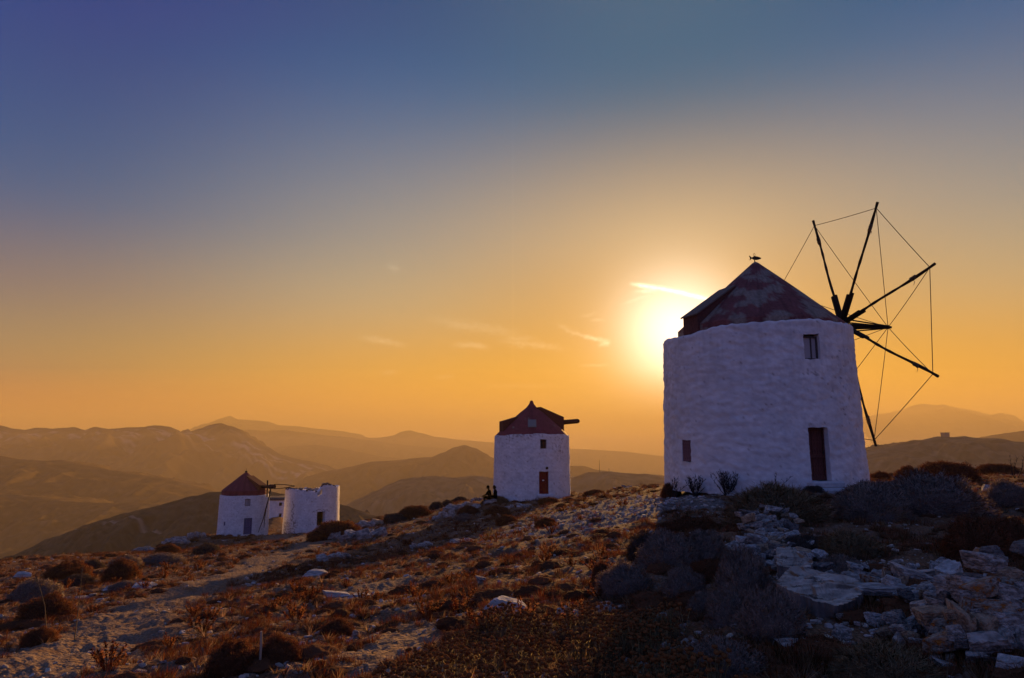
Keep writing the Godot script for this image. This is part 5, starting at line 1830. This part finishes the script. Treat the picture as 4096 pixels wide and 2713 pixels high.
# ---------------------------------------------------------------- people
func field(g: Geo, bones: Array, cell: float, k: float) -> void:
	var lo := Vector3.ONE * 99.0
	var hi := -lo
	for b in bones:
		var r: float = maxf(b[2], b[3]) + cell * 2.5
		lo = lo.min((b[0] as Vector3).min(b[1]) - Vector3.ONE * r)
		hi = hi.max((b[0] as Vector3).max(b[1]) + Vector3.ONE * r)
	var nx := int((hi.x - lo.x) / cell) + 2
	var ny := int((hi.y - lo.y) / cell) + 2
	var nn := int((hi.z - lo.z) / cell) + 2
	var f := PackedFloat32Array()
	f.resize(nx * ny * nn)
	f.fill(1.0)
	for b in bones:
		var A: Vector3 = b[0]
		var B: Vector3 = b[1]
		var ra: float = b[2]
		var rb: float = b[3]
		var r: float = maxf(ra, rb) + cell * 2.2 + k
		var l := (A.min(B) - Vector3.ONE * r - lo) / cell
		var u := (A.max(B) + Vector3.ONE * r - lo) / cell
		var ab := B - A
		var den := maxf(ab.length_squared(), 1e-9)
		for z in range(maxi(0, int(l.z)), mini(nn, int(u.z) + 1)):
			for y in range(maxi(0, int(l.y)), mini(ny, int(u.y) + 1)):
				for x in range(maxi(0, int(l.x)), mini(nx, int(u.x) + 1)):
					var p := lo + Vector3(x, y, z) * cell
					var t := clampf((p - A).dot(ab) / den, 0.0, 1.0)
					var d := p.distance_to(A + ab * t) - lerpf(ra, rb, t)
					var at := (z * ny + y) * nx + x
					var h := maxf(k - absf(f[at] - d), 0.0) / k
					f[at] = minf(f[at], d) - h * h * k * 0.25
	var id := {}
	var pts := PackedVector3Array()
	var nor := PackedVector3Array()
	for z in nn - 1:
		for y in ny - 1:
			for x in nx - 1:
				var at := (z * ny + y) * nx + x
				var sum := Vector3.ZERO
				var cnt := 0
				var v8 := [f[at], f[at + 1], f[at + nx], f[at + nx + 1], f[at + nx * ny], f[at + nx * ny + 1], f[at + nx * ny + nx], f[at + nx * ny + nx + 1]]
				var neg := 0
				for q in v8:
					if q < 0.0:
						neg += 1
				if neg == 0 or neg == 8:
					continue
				for e in [[0, 1], [2, 3], [4, 5], [6, 7], [0, 2], [1, 3], [4, 6], [5, 7], [0, 4], [1, 5], [2, 6], [3, 7]]:
					var a: float = v8[e[0]]
					var c: float = v8[e[1]]
					if (a < 0.0) != (c < 0.0):
						var pa := Vector3(e[0] & 1, (e[0] >> 1) & 1, e[0] >> 2)
						var pc := Vector3(e[1] & 1, (e[1] >> 1) & 1, e[1] >> 2)
						sum += pa.lerp(pc, a / (a - c))
						cnt += 1
				id[at] = pts.size()
				pts.append(lo + (Vector3(x, y, z) + sum / cnt) * cell)
				nor.append(Vector3(v8[1] - v8[0] + v8[3] - v8[2] + v8[5] - v8[4] + v8[7] - v8[6], v8[2] - v8[0] + v8[3] - v8[1] + v8[6] - v8[4] + v8[7] - v8[5], v8[4] - v8[0] + v8[5] - v8[1] + v8[6] - v8[2] + v8[7] - v8[3]).normalized())
	var base := g.v.size()
	for q in pts.size():
		g.v.append(pts[q])
		g.n.append(nor[q])
		g.c.append(g.tint)
	var step := [1, nx, nx * ny]
	for at in id:
		for ax in 3:
			var o: int = at + step[ax]
			var inside := f[at] < 0.0
			if inside == (f[o] < 0.0):
				continue
			var u: int = step[(ax + 1) % 3]
			var w: int = step[(ax + 2) % 3]
			if not (id.has(at - u) and id.has(at - w) and id.has(at - u - w)):
				continue
			var q := [base + id[at], base + id[at - u], base + id[at - u - w], base + id[at - w]]
			if inside:
				g.ix.append_array([q[0], q[1], q[2], q[0], q[2], q[3]])
			else:
				g.ix.append_array([q[0], q[2], q[1], q[0], q[3], q[2]])


func hand(g: Geo, at: Vector3, dir: Vector3, down: Vector3, side: float) -> void:
	var x := dir.normalized()
	var z := x.cross(down).normalized() * side
	var y := z.cross(x).normalized() * side
	var b := [[at, at + x * 0.075, 0.024, 0.022], [at + z * 0.018, at + x * 0.08 + z * 0.026, 0.02, 0.015], [at - z * 0.018, at + x * 0.078 - z * 0.026, 0.02, 0.015]]
	var ln: Array[float] = [0.068, 0.078, 0.072, 0.056]
	for k in 4:
		var p := at + x * 0.082 + z * (0.030 - 0.020 * k)
		var m: Vector3 = p + (x * 0.8 + y * 0.55).normalized() * ln[k] * 0.55
		b.append([p - x * 0.03, m, 0.010, 0.0085])
		b.append([m, m + (x * 0.25 + y).normalized() * ln[k] * 0.5, 0.0085, 0.0070])
	var th := at + x * 0.02 + z * 0.03
	b.append([th, th + (x * 0.6 + z * 0.7).normalized() * 0.045, 0.013, 0.0105])
	b.append([th + (x * 0.6 + z * 0.7).normalized() * 0.045, th + (x * 0.6 + z * 0.7).normalized() * 0.045 + (x + y * 0.5).normalized() * 0.035, 0.0105, 0.008])
	field(g, b, 0.0055, 0.008)


func person(label: String, at: Vector3, turn: float, woman: bool, shirt: Material, legs: Material) -> void:
	var t := thing("person", at, label, "person")
	t.rotation.y = turn
	var w := 0.92 if woman else 1.0
	var P := Vector3(0, 0.46, 0)
	var ch := Vector3(0.05, 0.83, 0) if not woman else Vector3(0.0, 0.82, 0)
	var nk := ch + Vector3(0.05, 0.19, 0) * w
	var hd := nk + Vector3(0.06, 0.17, 0.0) * w
	var sh := 0.185 * w
	var body := []
	var top := []
	var bottom := []
	body.append([P, P + (ch - P) * 0.5, 0.135 * w, 0.118 * w])
	body.append([P + (ch - P) * 0.5, ch, 0.118 * w, 0.138 * w])
	body.append([ch, nk, 0.12 * w, 0.055])
	body.append([nk, hd, 0.052, 0.055])
	top.append([P + Vector3(0, 0.02, 0), P + (ch - P) * 0.5, 0.15 * w, 0.13 * w])
	top.append([P + (ch - P) * 0.5, ch, 0.13 * w, 0.15 * w])
	top.append([ch, nk - Vector3(0, 0.05, 0), 0.135 * w, 0.065])
	bottom.append([P + Vector3(0, 0.03, -0.06), P + Vector3(0, 0.03, 0.06), 0.15 * w, 0.15 * w])
	var skin := Geo.new()
	var hands := []
	for s in [-1.0, 1.0]:
		var S := ch + Vector3(0.02, 0.11, s * sh)
		var E := Vector3(0.26, 0.68, s * 0.25 * w) if not woman else Vector3(0.10, 0.60, s * 0.22)
		var H := Vector3(0.50, 0.60, s * 0.17) if not woman else Vector3(0.34, 0.58, s * 0.10)
		body.append([ch + Vector3(0, 0.10, s * 0.08), S, 0.06, 0.055 * w])
		body.append([S, E, 0.050 * w, 0.040 * w])
		body.append([E, H, 0.040 * w, 0.028 * w])
		top.append([ch + Vector3(0, 0.10, s * 0.08), S, 0.072, 0.068 * w])
		top.append([S, S.lerp(E, 0.62), 0.066 * w, 0.062 * w])
		hands.append([H, (H - E).normalized(), s])
		var hip := P + Vector3(0.0, -0.02, s * 0.09)
		var K := Vector3(0.43, 0.50, s * 0.15)
		var A := Vector3(0.40 if s < 0 else 0.50, 0.09, s * 0.13)
		body.append([hip, K, 0.088 * w, 0.062 * w])
		body.append([K, A, 0.058 * w, 0.036 * w])
		body.append([A, A + Vector3(0.16, -0.045, s * 0.02), 0.040, 0.030])
		bottom.append([hip, hip.lerp(K, 0.88 if not woman else 1.0), 0.102 * w, 0.082 * w])
		if woman:
			bottom.append([K, K.lerp(A, 0.85), 0.07, 0.052])
	field(skin, body, 0.024, 0.05)
	var head := [[hd + Vector3(0.0, 0.02, 0), hd + Vector3(0.0, 0.055, 0), 0.092, 0.088], [hd + Vector3(0.055, -0.05, 0), hd + Vector3(0.03, 0.0, 0), 0.045, 0.07], [hd + Vector3(0.085, 0.02, 0), hd + Vector3(0.112, -0.012, 0), 0.011, 0.017], [hd + Vector3(0.075, -0.075, 0), hd + Vector3(0.07, -0.085, 0), 0.022, 0.02], [hd + Vector3(0.088, -0.045, -0.018), hd + Vector3(0.088, -0.045, 0.018), 0.012, 0.012]]
	for s in [-1.0, 1.0]:
		head.append([hd + Vector3(0.0, 0.0, s * 0.088), hd + Vector3(-0.01, 0.035, s * 0.095), 0.014, 0.02])
		head.append([hd + Vector3(0.08, 0.04, s * 0.02), hd + Vector3(0.07, 0.04, s * 0.05), 0.014, 0.012])
	field(skin, head, 0.011, 0.016)
	for q in hands:
		hand(skin, q[0], q[1], Vector3.DOWN, q[2])
	part("body", skin.mesh(), M.skin, t)
	var a := Geo.new()
	field(a, top, 0.022, 0.05)
	part("shirt", a.mesh(), shirt, t)
	var b := Geo.new()
	field(b, bottom, 0.022, 0.05)
	part("trousers" if woman else "shorts", b.mesh(), legs, t)
	var hr := [[hd + Vector3(-0.025, 0.05, 0), hd + Vector3(-0.01, 0.075, 0), 0.098, 0.095], [hd + Vector3(-0.05, 0.0, 0), hd + Vector3(-0.045, -0.04, 0), 0.075, 0.06]]
	if woman:
		hr.append([hd + Vector3(-0.11, 0.03, 0), hd + Vector3(-0.13, 0.02, 0), 0.05, 0.045])
		hr.append([hd + Vector3(-0.06, -0.03, 0), hd + Vector3(-0.09, -0.16, 0), 0.06, 0.035])
	var c := Geo.new()
	field(c, hr, 0.014, 0.02)
	part("hair", c.mesh(), M.hair, t)
	var d := Geo.new()
	for s in [-1.0, 1.0]:
		var A := Vector3(0.40 if s < 0 else 0.50, 0.09, s * 0.13)
		d.box(Transform3D(Basis(Vector3.UP, -s * 0.1), A + Vector3(0.08, -0.065, s * 0.01)), Vector3(0.27, 0.05, 0.10), 0.02)
	part("shoes", d.mesh(), M.iron, t)


func make_people() -> void:
	var seat := ground_point(-1.55, -52.3)
	var g := part("rock", rock_meshes[3], M.rock_worn)
	g.transform = Transform3D(Basis(Vector3.UP, 0.4) * Basis.from_scale(Vector3(1.3, 0.62, 0.6)), seat + Vector3(0.05, 0.08, 0.0))
	tag(g, "low grey rock that the couple sits on", "rock", "loose rocks on the hilltop")
	person("seated person in dark shirt and shorts, forearms on knees, left of two", seat + Vector3(-0.10, 0.02, 0.10), PI - 0.25, false, M.cloth_black, M.cloth_dark)
	person("seated person with dark tied hair, right of two, touching the windmill", seat + Vector3(0.30, 0.04, -0.35), PI - 0.15, true, M.cloth_navy, M.cloth_dark)


# ---------------------------------------------------------------- far away
func far_things() -> void:
	var hut := thing("hut", Vector3(391.0, 7.0, -622.0), "small square stone hut on the crest of the right hill", "hut")
	var g := Geo.new()
	g.box(Transform3D(Basis(Vector3.UP, 0.2), Vector3(0, 2.4, 0)), Vector3(5.2, 6.0, 5.0), 0.25)
	part("wall", g.mesh(), M.far_wall, hut)
	var r := Geo.new()
	r.box(Transform3D(Basis(Vector3.UP, 0.2), Vector3(0, 5.55, 0)), Vector3(5.6, 0.35, 5.4), 0.1)
	part("roof", r.mesh(), M.far_wall, hut)
	for e in [[113.6, -35.0, 17.5, "tallest mast on the hill between the two larger windmills"], [76.0, -42.0, 12.0, "shorter thin mast left of the tallest mast"], [126.0, -35.0, 7.0, "shortest mast right of the tallest mast"]]:
		var m := thing("mast", Vector3(e[0], e[1], -902.0), e[3], "mast")
		var s := Geo.new()
		s.tube([Vector3(0, -3, 0), Vector3(0, e[2] * 0.6, 0), Vector3(0, e[2], 0)], [0.38, 0.30, 0.16], 6)
		part("pole", s.mesh(), M.iron, m)
		var b := Geo.new()
		b.box(Transform3D(Basis(), Vector3(2.4, 1.2, 0)), Vector3(3.4, 3.2, 3.0), 0.1)
		part("equipment_box", b.mesh(), M.far_wall, m)
	var spots := [Vector3(-1025.90, -201.45, -1616.70), Vector3(-1012.31, -198.75, -1551.15), Vector3(-964.36, -196.19, -1503.69), Vector3(-1002.33, -196.40, -1478.62), Vector3(-966.06, -194.51, -1451.65), Vector3(-953.67, -194.75, -1459.79), Vector3(-972.79, -193.83, -1415.50), Vector3(-925.85, -191.32, -1379.56), Vector3(-938.84, -190.74, -1352.53), Vector3(-895.89, -188.76, -1316.69), Vector3(-942.76, -86.07, -1290.00)]
	var where := ["highest of the village", "second highest of the village", "in the village's upper row", "left of the village centre", "at the village centre", "right of the village centre", "in the village's lower row, left", "in the village's lower row, right", "lowest of the village, left", "lowest of the village, right", "alone on the far slope above the village"]
	for k in spots.size():
		var p: Vector3 = spots[k]
		var y := hill_top(p.x, p.z)
		var h := thing("house", Vector3(p.x, maxf(y, p.y) - 1.0, p.z), "tiny white flat roofed house in the valley, %s" % where[k], "house", "white houses in the valley")
		var w := Geo.new()
		w.box(Transform3D(Basis(Vector3.UP, rnd(0, 1.5)), Vector3(0, 2.0, 0)), Vector3(rnd(6, 9), 4.0, rnd(5, 7)), 0.1)
		part("wall", w.mesh(), M.far_white, h)
		var rf := Geo.new()
		rf.box(Transform3D(Basis(Vector3.UP, 0.4), Vector3(0, 4.2, 0)), Vector3(3.0, 1.0, 2.4), 0.1)
		part("roof", rf.mesh(), M.far_white, h)


# ---------------------------------------------------------------- materials
func make_materials() -> void:
	var W := Color.WHITE
	var grain := noise_tex(0.02, Color(0.72, 0.72, 0.72), W, 512, 5)
	var bump := noise_tex(0.018, Color.BLACK, W, 512, 6)
	var bump2 := noise_tex(0.035, Color.BLACK, W, 512, 4, FastNoiseLite.TYPE_CELLULAR)
	M.plaster = tri(surf(W, 0.95, true), 0.55, noise_tex(0.012, Color(0.86, 0.85, 0.86), W, 512, 5, FastNoiseLite.TYPE_SIMPLEX_SMOOTH, null, 9), bump, 0.8)
	M.plain_v = surf(W, 0.95, true)
	M.ground = tri(surf(W, 1.0, true), 0.7, noise_tex(0.03, Color(0.45, 0.42, 0.40), Color(1.0, 1.0, 1.0), 1024, 6), bump, 5.0, true)
	M.ground.metallic_specular = 0.1
	M.hill = surf(W, 1.0, true)
	M.hill.metallic_specular = 0.0
	M.sea = surf(lin(0.03, 0.05, 0.07), 0.8)
	M.sea.specular_mode = BaseMaterial3D.SPECULAR_DISABLED
	M.roof = tri(surf(W, 0.8, true), 0.8, grain, bump, 1.2)
	M.roof_red = M.roof
	var rk := func(a: Color, b: Color, sd: int) -> StandardMaterial3D:
		var m: StandardMaterial3D = tri(surf(W, 0.95), 0.42, noise_tex(0.012, a, b, 512, 6, FastNoiseLite.TYPE_SIMPLEX_SMOOTH, null, sd), bump, 3.0)
		m.metallic_specular = 0.15
		m.albedo_texture.color_ramp.set_offset(0, 0.30)
		m.albedo_texture.color_ramp.set_offset(1, 0.70)
		return m
	M.rock_grey = rk.call(lin(0.15, 0.13, 0.12), lin(0.44, 0.395, 0.36), 31)
	M.rock_blue = rk.call(lin(0.15, 0.145, 0.14), lin(0.45, 0.435, 0.42), 32)
	M.rock_pale = rk.call(lin(0.27, 0.255, 0.245), lin(0.55, 0.52, 0.50), 33)
	M.rock_tan = rk.call(lin(0.17, 0.115, 0.08), lin(0.43, 0.31, 0.21), 34)
	M.rock_dark = rk.call(lin(0.08, 0.07, 0.07), lin(0.2, 0.18, 0.17), 35)
	M.rock_slab = rk.call(lin(0.26, 0.22, 0.19), lin(0.54, 0.475, 0.41), 36)
	var li: StandardMaterial3D = tri(surf(W, 0.95), 0.5, noise_tex(0.012, lin(0.15, 0.125, 0.10), lin(0.40, 0.35, 0.28), 512, 5, FastNoiseLite.TYPE_SIMPLEX_SMOOTH, null, 37), bump, 3.0)
	var lt := noise_tex(0.012, lin(0.30, 0.10, 0.02), lin(0.17, 0.15, 0.13), 512, 4, FastNoiseLite.TYPE_SIMPLEX_SMOOTH, null, 38)
	lt.color_ramp.set_offset(0, 0.34)
	lt.color_ramp.set_offset(1, 0.42)
	lt.color_ramp.add_point(0.7, lin(0.35, 0.32, 0.27))
	li.albedo_texture = lt
	M.rock_lichen = li
	M.rock_slab.vertex_color_use_as_albedo = true
	M.rock_worn = rk.call(lin(0.16, 0.14, 0.125), lin(0.42, 0.37, 0.335), 41)
	M.rock_edge = rk.call(lin(0.10, 0.085, 0.08), lin(0.26, 0.22, 0.20), 39)
	M.gravel = surf(lin(0.37, 0.33, 0.30), 0.95, true)
	var plant := func(c: Color, through: Color) -> StandardMaterial3D:
		var m: StandardMaterial3D = surf(c, 0.95, true)
		m.metallic_specular = 0.1
		m.backlight_enabled = true
		m.backlight = through
		return m
	M.shrub_grey = plant.call(lin(0.31, 0.24, 0.20), Color(0.35, 0.28, 0.25))
	M.shrub_dark = plant.call(lin(0.13, 0.10, 0.085), Color(0.35, 0.25, 0.2))
	M.shrub_rust = plant.call(lin(0.22, 0.10, 0.052), Color(0.5, 0.3, 0.2))
	M.shrub_rust_copy = M.shrub_rust
	M.shrub_olive = plant.call(lin(0.26, 0.19, 0.11), Color(0.5, 0.4, 0.25))
	M.thistle = plant.call(lin(0.22, 0.08, 0.035), Color(0.6, 0.35, 0.2))
	M.seed_head = plant.call(lin(0.36, 0.28, 0.19), Color(0.6, 0.42, 0.25))
	M.dry_grass = plant.call(lin(0.24, 0.145, 0.085), Color(0.7, 0.45, 0.25))
	M.dry_straw = plant.call(lin(0.34, 0.22, 0.13), Color(0.7, 0.5, 0.3))
	M.twig = surf(lin(0.035, 0.028, 0.03), 0.95)
	M.twig_leaf = plant.call(lin(0.04, 0.032, 0.032), Color(0.3, 0.2, 0.15))
	M.stalk = surf(lin(0.15, 0.10, 0.05), 0.9)
	M.yellow_leaf = plant.call(lin(0.34, 0.24, 0.05), Color(0.6, 0.5, 0.2))
	M.pale_wood = surf(lin(0.4, 0.3, 0.22), 0.9)
	var wood := noise_tex(0.02, Color(0.55, 0.55, 0.55), W, 256, 5, FastNoiseLite.TYPE_SIMPLEX_SMOOTH, null, 44)
	var wd := func(c: Color) -> StandardMaterial3D:
		var m: StandardMaterial3D = tri(surf(c, 0.85), 3.0, wood, bump, 0.6)
		m.uv1_scale = Vector3(9.0, 1.2, 9.0)
		return m
	M.dark_wood = wd.call(lin(0.035, 0.024, 0.018))
	M.plum_wood = wd.call(lin(0.10, 0.04, 0.028))
	M.old_wood = wd.call(lin(0.16, 0.13, 0.125))
	M.door_brown = wd.call(lin(0.20, 0.07, 0.055))
	M.door_red = wd.call(lin(0.30, 0.026, 0.02))
	M.door_blue = wd.call(lin(0.10, 0.14, 0.32))
	M.shutter_plum = wd.call(lin(0.30, 0.15, 0.17))
	M.red_frame = wd.call(lin(0.16, 0.035, 0.025))
	M.rope = surf(lin(0.12, 0.08, 0.05), 0.95)
	M.iron = surf(lin(0.015, 0.013, 0.013), 0.7)
	M.grey_metal = surf(lin(0.20, 0.19, 0.17), 0.7)
	M.paper = surf(lin(0.7, 0.7, 0.68), 0.9)
	M.dull_pane = surf(lin(0.36, 0.34, 0.36), 0.5)
	M.dark_pane = surf(lin(0.02, 0.018, 0.02), 0.3)
	M.skin = surf(lin(0.33, 0.18, 0.12), 0.7)
	M.hair = surf(lin(0.015, 0.011, 0.009), 0.7)
	M.cloth_black = surf(lin(0.018, 0.017, 0.02), 0.95)
	M.cloth_dark = surf(lin(0.03, 0.026, 0.03), 0.95)
	M.cloth_navy = surf(lin(0.025, 0.03, 0.055), 0.95)
	M.far_wall = surf(lin(0.28, 0.22, 0.16), 0.95)
	M.far_white = surf(lin(0.6, 0.56, 0.5), 0.95)


func _ready() -> void:
	rng.seed = 4711
	nz.noise_type = FastNoiseLite.TYPE_SIMPLEX_SMOOTH
	nz.fractal_type = FastNoiseLite.FRACTAL_NONE
	nz.frequency = 1.0
	nz.seed = 5
	nf.noise_type = FastNoiseLite.TYPE_SIMPLEX_SMOOTH
	nf.fractal_type = FastNoiseLite.FRACTAL_FBM
	nf.fractal_octaves = 5
	nf.frequency = 1.0
	nf.seed = 11
	var cam := Camera3D.new()
	cam.name = "camera"
	cam.position = Vector3(0, EYE, 0)
	cam.rotation = Vector3(atan(245.0 / 1578.0), 0, 0)
	cam.fov = rad_to_deg(2.0 * atan(784.0 / 1578.0))
	cam.near = 0.05
	cam.far = 120000.0
	add_child(cam)
	cam.current = true
	var env := Environment.new()
	env.background_mode = Environment.BG_SKY
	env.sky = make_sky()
	env.background_energy_multiplier = 1.0 / 1.7
	env.tonemap_mode = Environment.TONE_MAPPER_LINEAR
	env.tonemap_exposure = 1.7
	env.volumetric_fog_enabled = true
	env.volumetric_fog_density = 0.00006
	env.volumetric_fog_albedo = lin(1.0, 0.75, 0.42)
	env.volumetric_fog_anisotropy = 0.3
	env.volumetric_fog_length = 4000.0
	# the air lies thicker over the valleys than on the heights
	env.sdfgi_enabled = true
	env.ssao_enabled = true
	env.ssil_enabled = true
	var we := WorldEnvironment.new()
	we.name = "world"
	we.environment = env
	add_child(we)
	var sun := DirectionalLight3D.new()
	sun.name = "sun"
	sun.light_energy = 1.5
	sun.light_color = lin(1.0, 0.54, 0.17)
	sun.light_angular_distance = 0.6
	sun.shadow_enabled = true
	sun.rotation = Vector3(deg_to_rad(-SUN_EL), deg_to_rad(180.0 - SUN_AZ), 0)
	add_child(sun)

	var fog := FogVolume.new()
	fog.name = "valley_haze"
	fog.size = Vector3(11000, 390, 6500)
	fog.position = Vector3(0, -345 + 195, -1900)
	var fm := FogMaterial.new()
	fm.density = 0.00010
	fm.albedo = lin(1.0, 0.75, 0.42)
	fog.material = fm
	add_child(fog)
	tag(fog, "thin golden haze lying over the valleys", "", "", "stuff")

	var far_fog := FogVolume.new()
	far_fog.name = "distant_haze"
	far_fog.size = Vector3(15000, 690, 6000)
	far_fog.position = Vector3(1500, -345 + 345, -3050 - 3000)
	var fm2 := FogMaterial.new()
	fm2.density = 0.00025
	fm2.albedo = lin(1.0, 0.76, 0.26)
	far_fog.material = fm2
	add_child(far_fog)
	tag(far_fog, "golden sea haze round the farthest ridges", "", "", "stuff")

	make_materials()
	solve_ground()
	make_ground()
	make_hills()
	for k in 14:
		rock_meshes.append(rock_mesh(k))
	big_windmill()
	middle_windmill()
	left_windmill()
	ruined_windmill()
	far_windmill()
	far_things()
	make_rocks()
	make_people()
	make_plants()
